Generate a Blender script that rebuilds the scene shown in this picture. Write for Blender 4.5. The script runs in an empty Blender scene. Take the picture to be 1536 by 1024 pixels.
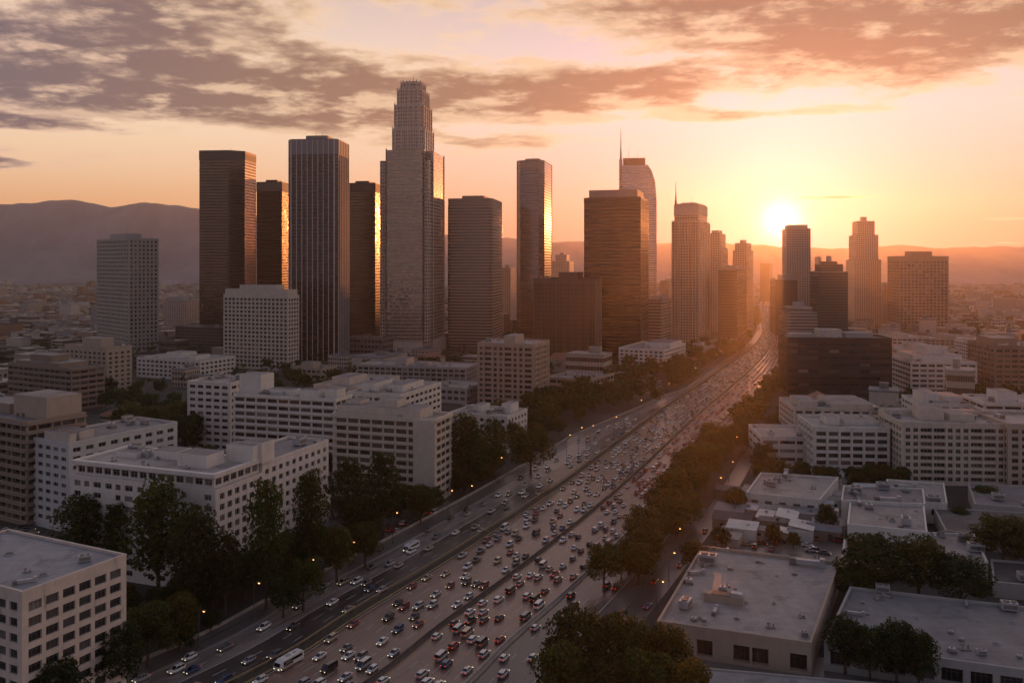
import bpy, math, random
from mathutils import Vector, noise as mnoise
R = math.radians
random.seed(7)
SC = bpy.context.scene
COL = SC.collection
# ------------------------------------------------------------------ camera, sky, sun, exposure
HC, FPX, HZ = 85.0, 1280.0, 395.0          # camera height in metres, focal length and horizon row at 1536 px width
cam = bpy.data.objects.new('camera', bpy.data.cameras.new('camera'))
COL.objects.link(cam); SC.camera = cam
cam.location = (0, 0, HC); cam.rotation_euler = (R(90), 0, 0)
cam.data.sensor_width = 36; cam.data.lens = 30; cam.data.shift_y = -(512-HZ)/1536
cam.data.clip_start = 1; cam.data.clip_end = 20000
SUN_AZ = math.atan((1172-768)/FPX); SUN_EL = math.atan((HZ-331)/FPX*math.cos(SUN_AZ))
SUN_DIR = Vector((math.sin(SUN_AZ)*math.cos(SUN_EL), math.cos(SUN_AZ)*math.cos(SUN_EL), math.sin(SUN_EL)))
SC.view_settings.view_transform = 'Standard'; SC.view_settings.look = 'None'
SC.view_settings.exposure = 0.0; SC.view_settings.gamma = 1.0
SC.render.engine = 'CYCLES'
SC.cycles.use_denoising = True
SC.cycles.max_bounces = 6; SC.cycles.diffuse_bounces = 2; SC.cycles.glossy_bounces = 3; SC.cycles.volume_bounces = 0
SC.cycles.sample_clamp_indirect = 4.0
SC.cycles.caustics_reflective = False; SC.cycles.caustics_refractive = False

class NT:
    """small wrapper to wire shader nodes"""
    def __init__(s, tree): s.t = tree; tree.nodes.clear()
    def n(s, typ, props=None, **ins):
        nd = s.t.nodes.new(typ)
        for k, v in (props or {}).items(): setattr(nd, k, v)
        for k, v in ins.items():
            key = int(k[1:]) if k[0] == 'i' and k[1:].isdigit() else k.replace('_', ' ')
            s.put(nd.inputs[key], v)
        return nd
    def put(s, sock, v):
        if isinstance(v, bpy.types.NodeSocket): s.t.links.new(v, sock)
        elif v is not None: sock.default_value = v
    def m(s, op, a, b=0.0, c=0.0, clamp=False):
        nd = s.n('ShaderNodeMath', {'operation': op, 'use_clamp': clamp})
        for i, v in enumerate((a, b, c)): s.put(nd.inputs[i], v)
        return nd.outputs[0]
    def vm(s, op, a, b=(0, 0, 0), sc=None):
        nd = s.n('ShaderNodeVectorMath', {'operation': op}); s.put(nd.inputs[0], a); s.put(nd.inputs[1], b)
        if sc is not None: s.put(nd.inputs['Scale'], sc)
        return nd.outputs['Value'] if op in ('DOT_PRODUCT', 'LENGTH') else nd.outputs[0]
    def mix(s, f, a, b, blend='MIX'):
        nd = s.n('ShaderNodeMix', {'data_type': 'RGBA', 'blend_type': blend})
        s.put(nd.inputs['Factor'], f)
        for k, v in ((6, a), (7, b)): s.put(nd.inputs[k], v if isinstance(v, bpy.types.NodeSocket) else (*v[:3], 1))
        return nd.outputs[2]
    def smooth(s, x, lo, hi, a=0.0, b=1.0):
        nd = s.n('ShaderNodeMapRange', {'interpolation_type': 'SMOOTHSTEP'})
        for i, v in enumerate((x, lo, hi, a, b)): s.put(nd.inputs[i], v)
        return nd.outputs[0]
    def ramp(s, x, stops):
        nd = s.n('ShaderNodeValToRGB'); s.put(nd.inputs[0], x)
        el = nd.color_ramp.elements
        while len(el) < len(stops): el.new(0.5)
        for e, (p, c) in zip(el, stops): e.position = p; e.color = (*c, 1)
        return nd.outputs[0]
    def noise(s, vec, scale, detail=4, rough=.55, dist=0.0):
        return s.n('ShaderNodeTexNoise', None, Vector=vec, Scale=scale, Detail=detail, Roughness=rough, Distortion=dist).outputs[0]

def make_sky():
    w = bpy.data.worlds.new('World'); SC.world = w; w.use_nodes = True
    t = NT(w.node_tree)
    gen = t.n('ShaderNodeTexCoord').outputs['Generated']
    d = t.vm('NORMALIZE', gen)
    sp = t.n('ShaderNodeSeparateXYZ', None, Vector=d); x, y, z = sp.outputs
    el = t.m('ARCSINE', z); az = t.m('ARCTAN2', x, y)
    e01 = t.m('MULTIPLY', t.m('MAXIMUM', el, 0.0), 1/1.5708)
    # physical sky
    ns = t.n('ShaderNodeTexSky', {'sky_type': 'NISHITA', 'sun_disc': False, 'sun_elevation': SUN_EL, 'sun_rotation': SUN_AZ,
                                  'air_density': 1.2, 'dust_density': 3.0, 'ozone_density': 1.5, 'altitude': 100.0})
    nis = t.vm('SCALE', ns.outputs[0], sc=SKY_NIS)
    # sunward and far-side tints of a dusty evening sky
    warm = t.ramp(e01, [(0, (.80, .31, .11)), (.03, (.90, .43, .19)), (.065, (.95, .62, .38)), (.105, (.96, .74, .54)), (.155, (.86, .67, .54)), (.20, (.66, .52, .47)), (.32, (.46, .39, .39)), (.55, (.19, .195, .265)), (1, (.11, .13, .21))])
    cool = t.ramp(e01, [(0, (.27, .225, .26)), (.08, (.31, .265, .30)), (.2, (.23, .225, .285)), (.5, (.135, .15, .21)), (1, (.11, .13, .21))])
    hs = Vector((SUN_DIR.x, SUN_DIR.y, 0)).normalized()
    hd = t.vm('DOT_PRODUCT', t.vm('NORMALIZE', t.n('ShaderNodeCombineXYZ', None, X=x, Y=y, Z=0.0).outputs[0]), tuple(hs))
    base = t.mix(t.smooth(hd, -.60, .72), cool, warm)
    base = t.vm('ADD', t.vm('SCALE', base, sc=SKY_GRAD), nis)
    sd = t.m('MAXIMUM', t.vm('DOT_PRODUCT', d, tuple(SUN_DIR)), 0.0)
    base = t.vm('MAXIMUM', t.vm('SUBTRACT', base, t.vm('SCALE', (.24, .24, .0), sc=t.m('POWER', sd, 16))), (.05, .05, .05))
    # clouds: noise on a flat layer high above, denser in banks
    den = t.m('ADD', t.m('MAXIMUM', z, 0.0), .10)
    p = t.n('ShaderNodeCombineXYZ', None, X=t.m('DIVIDE', x, den), Y=t.m('DIVIDE', y, den), Z=3.7).outputs[0]
    p = t.vm('MULTIPLY', p, (.95, 1.0, 1.0))
    def field(pp):
        big = t.noise(pp, .9, 2, .5, 0.0); fine = t.noise(pp, 3.3, 10, .60, .1)
        return t.m('ADD', t.m('MULTIPLY', big, .46), t.m('MULTIPLY', fine, .66))
    f0 = field(p); f1 = field(t.vm('ADD', p, (.10*hs.x, .16*hs.y, 0.0)))
    bias = None
    for a0, e0, ra, re, k in CLOUDS:
        k = k*1.15
        q = t.m('ADD', t.m('POWER', t.m('ABSOLUTE', t.m('MULTIPLY', t.m('SUBTRACT', az, a0), 1/ra)), 2), t.m('POWER', t.m('ABSOLUTE', t.m('MULTIPLY', t.m('SUBTRACT', el, e0), 1/re)), 2))
        g = t.m('MULTIPLY', t.m('EXPONENT', t.m('MULTIPLY', q, -1.0)), k)
        bias = g if bias is None else t.m('ADD', bias, g)
    high = t.m('ADD', t.smooth(el, .30, .5, 0.0, -.10), t.smooth(el, .13, .20, -.20, -.045))
    cov = t.m('ADD', t.m('ADD', f0, bias), high)
    th = t.smooth(cov, .52, .66)                     # opacity
    core = t.smooth(cov, .565, .73)
    lit = t.smooth(t.m('SUBTRACT', f0, f1), -.02, .12)
    near = t.smooth(hd, .55, .99)
    ccore = t.mix(near, (.10, .085, .135), (.29, .155, .095))
    cedge = t.mix(near, (.92, .61, .45), (1.0, .71, .45))
    cc = t.mix(t.m('MULTIPLY', core, t.m('SUBTRACT', 1.0, t.m('MULTIPLY', lit, .75))), cedge, ccore)
    cc = t.mix(t.smooth(hd, -.3, .5), (.12, .125, .17), cc)
    sky = t.mix(t.m('MULTIPLY', th, .93), base, cc)
    aure = t.vm('ADD', t.vm('ADD', t.vm('SCALE', (.2, .52, .74), sc=t.m('MULTIPLY', t.m('POWER', sd, 22), AUR[0])), t.vm('SCALE', (.8, .85, .8), sc=t.m('MULTIPLY', t.m('POWER', sd, 240), AUR[1]))),
                t.vm('SCALE', (1.0, .95, .8), sc=t.m('MULTIPLY', t.m('POWER', sd, 5200), AUR[2])))
    sky = t.vm('ADD', sky, t.vm('SCALE', aure, sc=t.m('SUBTRACT', 1.0, t.m('MULTIPLY', th, .8))))
    bg = t.n('ShaderNodeBackground', None, Color=sky, Strength=1.0)
    o = t.n('ShaderNodeOutputWorld'); t.t.links.new(bg.outputs[0], o.inputs[0])
SKY_NIS, SKY_GRAD = 0.005, 1.04
AUR = (.22, .32, 1.5)
# cloud banks: azimuth, elevation, half widths (radians), strength
CLOUDS = [(-.46, .225, .30, .070, .26), (-.22, .168, .34, .026, .25), (-.58, .105, .14, .016, .34), (-.60, .142, .16, .008, .33), (.40, .265, .26, .050, .30), (.06, .205, .20, .022, .22), (-.10, .30, .40, .03, .12), (.02, .137, .20, .014, .26), (.26, .165, .12, .008, .20), (.36, .072, .05, .003, .32), (.52, .045, .06, .004, .25)]
make_sky()
sun = bpy.data.objects.new('sun', bpy.data.lights.new('sun', 'SUN'))
COL.objects.link(sun)
sun.data.energy = 3.0; sun.data.angle = R(.5); sun.data.color = (1.0, .31, .075)
sun.rotation_euler = SUN_DIR.to_track_quat('Z', 'Y').to_euler()
sun.location = (0, 0, 500)
HAZE_D, HAZE_G = 0.98e-4, .76

# ------------------------------------------------------------------ helpers
def G(px, py):
    """ground point under a place in the photograph"""
    D = FPX*HC/(py-HZ); return Vector(((px-768)/FPX*D, D))
def depth(py): return FPX*HC/(py-HZ)
def hgt(D, py): return HC-(py-HZ)*D/FPX

class MB:
    def __init__(s): s.v = []; s.f = []; s.mi = []; s.uv = []
    def face(s, pts, mi=0, uv=None):
        k = len(s.v); s.v += [tuple(p) for p in pts]; s.f.append(tuple(range(k, k+len(pts)))); s.mi.append(mi)
        s.uv.append(uv or [(0, 0)]*len(pts))
    def box(s, c, size, yaw=0.0, mi=0, bottom=False, taper=1.0):
        """c = centre of the base"""
        ca, sa = math.cos(yaw), math.sin(yaw); hx, hy = size[0]/2, size[1]/2
        P = []
        for z, k in ((c[2], 1.0), (c[2]+size[2], taper)):
            for ux, uy in ((-1, -1), (1, -1), (1, 1), (-1, 1)):
                x, y = ux*hx*k, uy*hy*k
                P.append((c[0]+x*ca-y*sa, c[1]+x*sa+y*ca, z))
        k = len(s.v); s.v += P
        F = [(0, 1, 5, 4), (1, 2, 6, 5), (2, 3, 7, 6), (3, 0, 4, 7), (4, 5, 6, 7)] + ([(3, 2, 1, 0)] if bottom else [])
        for f in F:
            s.f.append(tuple(k+i for i in f)); s.mi.append(mi)
            a, b = (size[0] if f[0] in (0, 2) else size[1]), size[2]
            s.uv.append([(0, c[2]), (a, c[2]), (a, c[2]+b), (0, c[2]+b)] if f != (4, 5, 6, 7) else [(0, 0)]*4)
    def prism(s, poly, z0, z1, mi=0, top=True, topmi=None, bottom=False):
        n = len(poly)
        for i in range(n):
            a, b = poly[i], poly[(i+1) % n]; L = math.dist(a, b)
            s.face([(a[0], a[1], z0), (b[0], b[1], z0), (b[0], b[1], z1), (a[0], a[1], z1)], mi, [(0, z0), (L, z0), (L, z1), (0, z1)])
        if top: s.face([(p[0], p[1], z1) for p in poly], mi if topmi is None else topmi)
        if bottom: s.face([(p[0], p[1], z0) for p in reversed(poly)], mi)
    def tube(s, pts, rad, n=6, mi=0, caps=True):
        """tapered tube through 3-D points"""
        rings = []; P = [Vector(p) for p in pts]
        for i, p in enumerate(P):
            d = (P[min(i+1, len(P)-1)]-P[max(i-1, 0)]).normalized()
            a = d.cross(Vector((0, 0, 1)) if abs(d.z) < .9 else Vector((1, 0, 0))).normalized(); b = d.cross(a)
            r = rad[i] if isinstance(rad, (list, tuple)) else rad
            k = len(s.v); s.v += [tuple(p+(a*math.cos(2*math.pi*j/n)+b*math.sin(2*math.pi*j/n))*r) for j in range(n)]; rings.append(k)
        for k0, k1 in zip(rings, rings[1:]):
            for j in range(n):
                s.f.append((k0+j, k1+j, k1+(j+1) % n, k0+(j+1) % n)); s.mi.append(mi); s.uv.append([(0, 0)]*4)
        if caps:
            s.f.append(tuple(rings[-1]+j for j in reversed(range(n)))); s.mi.append(mi); s.uv.append([(0, 0)]*n)
            s.f.append(tuple(rings[0]+j for j in range(n))); s.mi.append(mi); s.uv.append([(0, 0)]*n)
    def mesh(s, name, mats):
        me = bpy.data.meshes.new(name); me.from_pydata(s.v, [], s.f)
        for m in (mats if isinstance(mats, (list, tuple)) else [mats]): me.materials.append(m)
        me.polygons.foreach_set('material_index', s.mi)
        ul = me.uv_layers.new(name='UVMap'); flat = [c for f in s.uv for p in f for c in p]
        ul.data.foreach_set('uv', flat); me.update(); return me
    def build(s, name, mats, parent=None, loc=(0, 0, 0), rotz=0.0):
        return link(bpy.data.objects.new(name, s.mesh(name, mats)), parent, loc, rotz)

def link(o, parent=None, loc=(0, 0, 0), rotz=0.0):
    COL.objects.link(o); o.parent = parent; o.location = loc; o.rotation_euler = (0, 0, rotz); return o
def part(name, me, parent, loc=(0, 0, 0), rotz=0.0): return link(bpy.data.objects.new(name, me), parent, loc, rotz)
def tag(o, label, cat, group=None):
    o['label'] = label; o['category'] = cat
    if group: o['group'] = group
    return o
def thing(name, label, cat, loc=(0, 0, 0), rotz=0.0, group=None):
    return tag(link(bpy.data.objects.new(name, None), None, loc, rotz), label, cat, group)
def structure(o): o['kind'] = 'structure'; return o
def stuff(o): o['kind'] = 'stuff'; return o
def copy_tree(o, parent=None):
    c = o.copy(); COL.objects.link(c); c.parent = parent
    for ch in o.children: copy_tree(ch, c)
    return c

# ------------------------------------------------------------------ materials
MATS = {}
def mat(key, fn):
    if key not in MATS:
        m = bpy.data.materials.new(key); m.use_nodes = True; t = NT(m.node_tree)
        b = t.n('ShaderNodeBsdfPrincipled'); o = t.n('ShaderNodeOutputMaterial'); t.t.links.new(b.outputs[0], o.inputs[0])
        fn(t, b); MATS[key] = m
    return MATS[key]
def plain(key, col, rough=.7, metal=0.0, vary=.25, scale=.35, emit=None):
    """solid surface with blotchy wear and streaks"""
    def fn(t, b):
        g = t.n('ShaderNodeNewGeometry').outputs['Position']
        n = t.noise(g, scale, 6, .6); s = t.noise(t.vm('MULTIPLY', g, (1.3, 1.3, .12)), scale*2.2, 4, .6)
        k = t.m('ADD', t.m('MULTIPLY', t.m('SUBTRACT', n, .5), vary*2.2), t.m('MULTIPLY', t.m('SUBTRACT', s, .5), vary*1.6))
        c = t.vm('SCALE', col, sc=t.m('ADD', k, 1.0))
        t.put(b.inputs['Base Color'], c); b.inputs['Roughness'].default_value = rough; b.inputs['Metallic'].default_value = metal
        if emit: b.inputs['Emission Color'].default_value = (*emit[0], 1); b.inputs['Emission Strength'].default_value = emit[1]
    return mat(key, fn)
def roofing(key, col, vary=.62):
    def fn(t, b):
        g = t.n('ShaderNodeNewGeometry').outputs['Position']
        n = t.noise(g, .09, 7, .62, .6); n2 = t.noise(g, .55, 5, .6); n3 = t.noise(t.vm('MULTIPLY', g, (.35, .05, 1)), 1.0, 3, .5)
        dark = t.smooth(t.noise(g, .10, 6, .62, .25), .54, .62)
        k = t.m('ADD', t.m('ADD', t.m('MULTIPLY', t.m('SUBTRACT', n, .5), vary*2), t.m('MULTIPLY', t.m('SUBTRACT', n2, .5), vary*.8)), t.m('MULTIPLY', t.m('SUBTRACT', n3, .5), vary*.6))
        c = t.vm('SCALE', col, sc=t.m('ADD', k, 1.0))
        c = t.mix(t.m('MULTIPLY', dark, .5), c, tuple(x*.38 for x in col))
        # seams of the roofing felt
        q = t.n('ShaderNodeTexBrick', {'offset': .5}, Vector=g, Scale=.12, Mortar_Size=.006, Brick_Width=1.6, Row_Height=.35)
        c = t.mix(t.m('MULTIPLY', q.outputs['Fac'], .5), c, tuple(x*.45 for x in col))
        t.put(b.inputs['Base Color'], c); b.inputs['Roughness'].default_value = .62
    return mat(key, fn)
def facade(key, wall, glass, pw, fh, wr, hr, rough=.6, metal=.0, gm=.65, gr=.12, tilt=.03, vary=.5, lines=True):
    """regular facade in metres of the face's own UV: wall grid round glazed panels that each sit a hair out of true"""
    def fn(t, b):
        uv = t.n('ShaderNodeTexCoord').outputs['UV']; sp = t.n('ShaderNodeSeparateXYZ', None, Vector=uv)
        u = t.m('DIVIDE', sp.outputs[0], pw); v = t.m('DIVIDE', sp.outputs[1], fh)
        fu, fv = t.m('FRACT', u), t.m('FRACT', v)
        mu = t.m('LESS_THAN', t.m('ABSOLUTE', t.m('SUBTRACT', fu, .5)), wr/2)
        mv = t.m('LESS_THAN', t.m('ABSOLUTE', t.m('SUBTRACT', fv, .5)), hr/2)
        mask = t.m('MULTIPLY', mu, mv)
        cell = t.n('ShaderNodeCombineXYZ', None, X=t.m('FLOOR', u), Y=t.m('FLOOR', v), Z=0.0).outputs[0]
        wn = t.n('ShaderNodeTexWhiteNoise', {'noise_dimensions': '3D'}, Vector=cell)
        big = t.noise(t.vm('MULTIPLY', uv, (1/pw, 1/fh, 1)), .11, 3, .6)
        k = t.m('ADD', t.m('MULTIPLY', wn.outputs[0], vary), t.m('ADD', t.m('MULTIPLY', big, vary), 1-vary))
        gc = t.vm('SCALE', glass, sc=k)
        g = t.n('ShaderNodeNewGeometry'); st = t.noise(g.outputs['Position'], .22, 5, .6)
        wc = t.vm('SCALE', wall, sc=t.m('ADD', t.m('MULTIPLY', st, .6), .7))
        t.put(b.inputs['Base Color'], t.mix(mask, wc, gc))
        t.put(b.inputs['Roughness'], t.m('ADD', t.m('MULTIPLY', mask, gr-rough), rough))
        t.put(b.inputs['Metallic'], t.m('ADD', t.m('MULTIPLY', mask, gm-metal), metal))
        off = t.vm('SCALE', t.vm('SUBTRACT', wn.outputs[1], (.5, .5, .5)), sc=t.m('MULTIPLY', mask, tilt))
        wav = t.vm('SCALE', t.vm('SUBTRACT', t.n('ShaderNodeTexNoise', None, Vector=uv, Scale=.13, Detail=2.0).outputs[1], (.5, .5, .5)), sc=t.m('MULTIPLY', mask, tilt*1.2))
        t.put(b.inputs['Normal'], t.vm('NORMALIZE', t.vm('ADD', t.vm('ADD', g.outputs['Normal'], off), wav)))
    return mat(key, fn)
def window_glass(key='window_glass'):
    def fn(t, b):
        r = t.m('FRACT', t.m('ADD', t.n('ShaderNodeObjectInfo').outputs['Random'], t.n('ShaderNodeNewGeometry').outputs['Random Per Island']))
        c = t.ramp(r, [(0, (.012, .013, .016)), (.5, (.022, .023, .026)), (.64, (.06, .058, .054)), (.76, (.17, .155, .14)), (.86, (.035, .035, .04)), (.94, (.11, .10, .10)), (1, (.30, .27, .24))])
        t.put(b.inputs['Base Color'], c); b.inputs['Roughness'].default_value = .12; b.inputs['IOR'].default_value = 1.6
        g = t.n('ShaderNodeNewGeometry'); wn = t.n('ShaderNodeTexWhiteNoise', {'noise_dimensions': '1D'}, W=t.m('MULTIPLY', r, 917.0))
        t.put(b.inputs['Normal'], t.vm('NORMALIZE', t.vm('ADD', g.outputs['Normal'], t.vm('SCALE', t.vm('SUBTRACT', wn.outputs[1], (.5, .5, .5)), sc=.05))))
    return mat(key, fn)
def leafy(key, dark, light):
    def fn(t, b):
        g = t.n('ShaderNodeNewGeometry'); r = g.outputs['Random Per Island']; o = t.n('ShaderNodeObjectInfo').outputs['Random']
        c = t.mix(r, dark, light)
        c = t.vm('MULTIPLY', c, t.ramp(o, [(0, (.75, .85, .8)), (.5, (1, 1, 1)), (1, (1.3, 1.05, .75))]))
        t.put(b.inputs['Base Color'], c); b.inputs['Roughness'].default_value = .65; b.inputs['Specular IOR Level'].default_value = .25
        tr = t.n('ShaderNodeBsdfTranslucent', None, Color=t.vm('MULTIPLY', c, (2.0, 2.1, .8))); mx = t.n('ShaderNodeMixShader', None, Fac=.35)
        out = [n for n in t.t.nodes if n.type == 'OUTPUT_MATERIAL'][0]
        t.t.links.new(b.outputs[0], mx.inputs[1]); t.t.links.new(tr.outputs[0], mx.inputs[2]); t.t.links.new(mx.outputs[0], out.inputs[0])
    return mat(key, fn)

M_GLASS = window_glass()
M_FRAME = plain('frame_metal', (.10, .10, .10), .5)
M_WFRAME = plain('frame_pale', (.42, .40, .37), .6)
M_ROOF = roofing('roof_grey', (.20, .19, .195))
M_ROOFL = roofing('roof_pale', (.33, .30, .275))
M_ROOFD = roofing('roof_dark', (.09, .085, .085))
M_WHITE = plain('wall_white', (.68, .63, .57), .75, vary=.24)
M_CREAM = plain('wall_cream', (.57, .49, .41), .75, vary=.24)
M_TAN = plain('wall_tan', (.42, .33, .26), .75, vary=.16)
M_BROWN = plain('wall_brown', (.26, .19, .15), .75, vary=.18)
M_CONC = plain('wall_concrete', (.38, .36, .34), .75, vary=.16)
M_DARK = plain('wall_dark', (.055, .05, .05), .5, vary=.2)
M_METAL = plain('equipment_metal', (.45, .45, .45), .45, .3)
M_RUST = plain('equipment_dull', (.20, .18, .17), .6, .2)
M_BARK = plain('bark', (.09, .065, .05), .9, scale=1.0)
M_LEAF = leafy('leaves', (.014, .024, .006), (.070, .100, .020))
M_LEAFD = leafy('leaves_dark', (.010, .018, .006), (.048, .068, .016))
M_LEAF2 = leafy('leaves_olive', (.022, .027, .007), (.105, .105, .022))

# ------------------------------------------------------------------ ground, hills, haze
def make_ground():
    def fn(t, b):
        g = t.n('ShaderNodeNewGeometry').outputs['Position']
        n = t.noise(g, .012, 6, .65); n2 = t.noise(g, .12, 6, .65)
        c = t.ramp(n, [(.3, (.030, .028, .020)), (.5, (.05, .047, .04)), (.62, (.065, .06, .055)), (.75, (.10, .09, .08))])
        c = t.vm('SCALE', c, sc=t.m('ADD', t.m('MULTIPLY', n2, 1.0), .5))
        t.put(b.inputs['Base Color'], c); b.inputs['Roughness'].default_value = .9
    m = mat('ground_soil', fn)
    b = MB(); b.face([(-3000, -240, 0), (3000, -240, 0), (3000, 4260, 0), (-3000, 4260, 0)])
    structure(b.build('ground', m))
make_ground()

def make_hills():
    def fn(t, b):
        g = t.n('ShaderNodeNewGeometry').outputs['Position']
        n = t.noise(g, .006, 8, .65)
        t.put(b.inputs['Base Color'], t.ramp(n, [(.3, (.20, .175, .19)), (.7, (.36, .31, .33))])); b.inputs['Roughness'].default_value = .95
    m = mat('hillside', fn)
    ridge = [(-500, 318), (-250, 306), (0, 304), (45, 304), (100, 297), (140, 303), (170, 309), (215, 302), (245, 305), (300, 311), (430, 326), (560, 340), (700, 352), (755, 356), (820, 362), (900, 361), (1000, 364), (1130, 366), (1180, 370), (1250, 372), (1300, 370), (1345, 366), (1400, 371), (1470, 369), (1540, 370), (1700, 362), (2000, 350)]
    NX, NY = 560, 44
    V = []; F = []
    for i in range(NX):
        px = -240+i*(2020/(NX-1))
        for (xa, ya), (xb, yb) in zip(ridge, ridge[1:]):
            if xa <= px <= xb:
                k = (px-xa)/(xb-xa); k = k*k*(3-2*k); py = ya+(yb-ya)*k; break
        D0 = 3700
        for j in range(NY):
            q = j/(NY-1); D = 3080+q*1100
            x = (px-768)/FPX*D0
            top = HC+(HZ-py)/FPX*D0
            e = (D-3080)/(D0-3080)
            env = e**1.25 if e <= 1 else max(0.0, 1-((e-1)/.70))**1.0
            nz = mnoise.fractal(Vector((x*.0035, D*.0035, 1.3)), 1.0, 2.1, 5)
            nr = mnoise.fractal(Vector((x*.012, .0, 4.3)), 1.0, 2.1, 4)
            gul = abs(mnoise.fractal(Vector((x*.0075+nz*.5, D*.0016, 7.3)), 1.0, 2.1, 4)); z = top*env*(1+.30*nz*(1-abs(2*min(e, 1)-1))-.55*gul*(1-min(e, 1))*min(1, e*3)) + nr*6*min(1, env)
            V.append((x, D, z if 0 < j < NY-1 else -.5))
    for i in range(NX-1):
        for j in range(NY-1):
            a = i*NY+j; F.append((a, a+NY, a+NY+1, a+1))
    me = bpy.data.meshes.new('hills'); me.from_pydata(V, [], F); me.materials.append(m)
    for p in me.polygons: p.use_smooth = True
    structure(link(bpy.data.objects.new('hills', me)))
make_hills()

def make_haze():
    m = bpy.data.materials.new('haze'); m.use_nodes = True; t = NT(m.node_tree)
    v = t.n('ShaderNodeVolumePrincipled', None, Color=(1.0, .88, .80, 1), Density=HAZE_D, Anisotropy=HAZE_G)
    o = t.n('ShaderNodeOutputMaterial'); t.t.links.new(v.outputs[0], o.inputs['Volume'])
    b = MB(); b.prism([(-3050, -260), (3050, -260), (3050, 4320), (-3050, 4320)], -1.5, 420, 0, True, None, True)
    stuff(b.build('haze', m))
if HAZE_D: make_haze()

# ------------------------------------------------------------------ the freeway
CL = [(30, 1400), (300, 1180), (555, 1024), (653, 944), (770, 860), (900, 757), (969, 696), (1053, 617), (1114, 566), (1152, 526), (1160, 500), (1153, 478), (1151, 462), (1156, 443), (1166, 425)]
CLW = [G(*p) for p in CL]
def catmull(P, n=24):
    out = []
    for i in range(len(P)-1):
        a, b, c, d = P[max(i-1, 0)], P[i], P[i+1], P[min(i+2, len(P)-1)]
        for k in range(n):
            t = k/n
            out.append(.5*((2*b)+(c-a)*t+(2*a-5*b+4*c-d)*t*t+(3*b-a-3*c+d)*t**3))
    out.append(P[-1]); return out
_c = catmull(CLW)
# smooth and resample at 4 m
for _ in range(60): _c = [_c[0]]+[(_c[i-1]+_c[i]*2+_c[i+1])/4 for i in range(1, len(_c)-1)]+[_c[-1]]
ROAD = [_c[0]]; acc = 0.0
for a, b in zip(_c, _c[1:]):
    L = (b-a).length; s0 = 0.0
    while acc+L-s0 >= 4.0:
        s0 += 4.0-acc; acc = 0.0; ROAD.append(a+(b-a)*(s0/L))
    acc += L-s0
SN = len(ROAD)
def rdir(i):
    a, b = ROAD[max(i-2, 0)], ROAD[min(i+2, SN-1)]; return (b-a).normalized()
def wfac(D): 
    for (d0, w0), (d1, w1) in zip(WF, WF[1:]):
        if D < d1: return w0+(w1-w0)*max(0.0, (D-d0)/(d1-d0))
    return WF[-1][1]
WF = [(0, 1.0), (680, 1.0), (830, .78), (1036, .56), (1300, .46), (5000, .42)]
def lfac(D): return 1.0-.80*min(1, max(0, (D-400)/170))      # the left frontage road closes in
def rfac(D): return 1.0+.30*min(1, max(0, (D-390)/150))       # the outbound side gains a lane further on
def at_road(s, off):
    """point at arc length s (m) and offset to the right (m), and the heading there"""
    i = max(0, min(SN-2, int(s/4))); k = s/4-i
    p = ROAD[i]*(1-k)+ROAD[i+1]*k; d = rdir(i)*(1-k)+rdir(i+1)*k; d.normalize()
    w = wfac(p.y)
    if off < -22.5: off = -22.5+(off+22.5)*lfac(p.y)
    return p+Vector((d.y, -d.x))*off*w*(rfac(p.y) if off > 0 else 1), d, w
SMAX = (SN-1)*4
def s_of_D(D):
    return min(range(SN), key=lambda i: abs(ROAD[i].y-D))*4.0

def strip(b, o0, o1, z, mi=0, s0=0.0, s1=None, step=8.0):
    s1 = SMAX-1 if s1 is None else s1; s = s0; prev = None
    while True:
        a, _, _ = at_road(s, o0); c, _, _ = at_road(s, o1)
        if prev: b.face([(*prev[0], z), (*prev[1], z), (*c, z), (*a, z)], mi)
        prev = (a, c)
        if s >= s1: break
        s = min(s+step, s1)
def sweep(b, off, prof, mi=0, s0=0.0, s1=None, step=8.0):
    """prof: (offset, z) outline, closed on top"""
    s1 = SMAX-1 if s1 is None else s1; s = s0; prev = None
    while True:
        ring = []
        p, d, w = at_road(s, off); n = Vector((d.y, -d.x))
        for o, z in prof: ring.append((*(p+n*o), z))
        if prev:
            for j in range(len(prof)-1): b.face([prev[j], ring[j], ring[j+1], prev[j+1]][::-1], mi)
        prev = ring
        if s >= s1: break
        s = min(s+step, s1)

def asphalt(key, col, streak=.85):
    def fn(t, b):
        g = t.n('ShaderNodeNewGeometry').outputs['Position']
        rot = t.n('ShaderNodeMapping', None, Vector=g, Rotation=(0, 0, R(27)))
        st = t.noise(t.vm('MULTIPLY', rot.outputs[0], (.9, .03, 1)), .6, 5, .6); n = t.noise(g, .25, 7, .7); n2 = t.noise(g, .03, 4, .6)
        k = t.m('ADD', t.m('ADD', t.m('MULTIPLY', t.m('SUBTRACT', st, .5), streak*2), t.m('MULTIPLY', t.m('SUBTRACT', n, .5), .5)), t.m('MULTIPLY', t.m('SUBTRACT', n2, .5), .6))
        t.put(b.inputs['Base Color'], t.vm('SCALE', col, sc=t.m('ADD', k, 1.0))); t.put(b.inputs['Roughness'], t.m('ADD', t.m('MULTIPLY', t.m('SUBTRACT', st, .5), .25), .31))
        bump = t.n('ShaderNodeBump', None, Strength=.12, Distance=.04, Height=t.noise(g, 3.0, 4, .6)); t.put(b.inputs['Normal'], bump.outputs[0])
    return mat(key, fn)
M_ASPH = asphalt('asphalt_worn_sunlit', (.20, .125, .093)); M_ASPHD = asphalt('asphalt_dark', (.060, .052, .05)); M_CONCR = asphalt('concrete_road', (.21, .18, .165))  # freeway asphalt reddened to stand in for sunlit sheen; streaks are wear
M_PAVE = asphalt('paving', (.12, .11, .10), .2)
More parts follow.
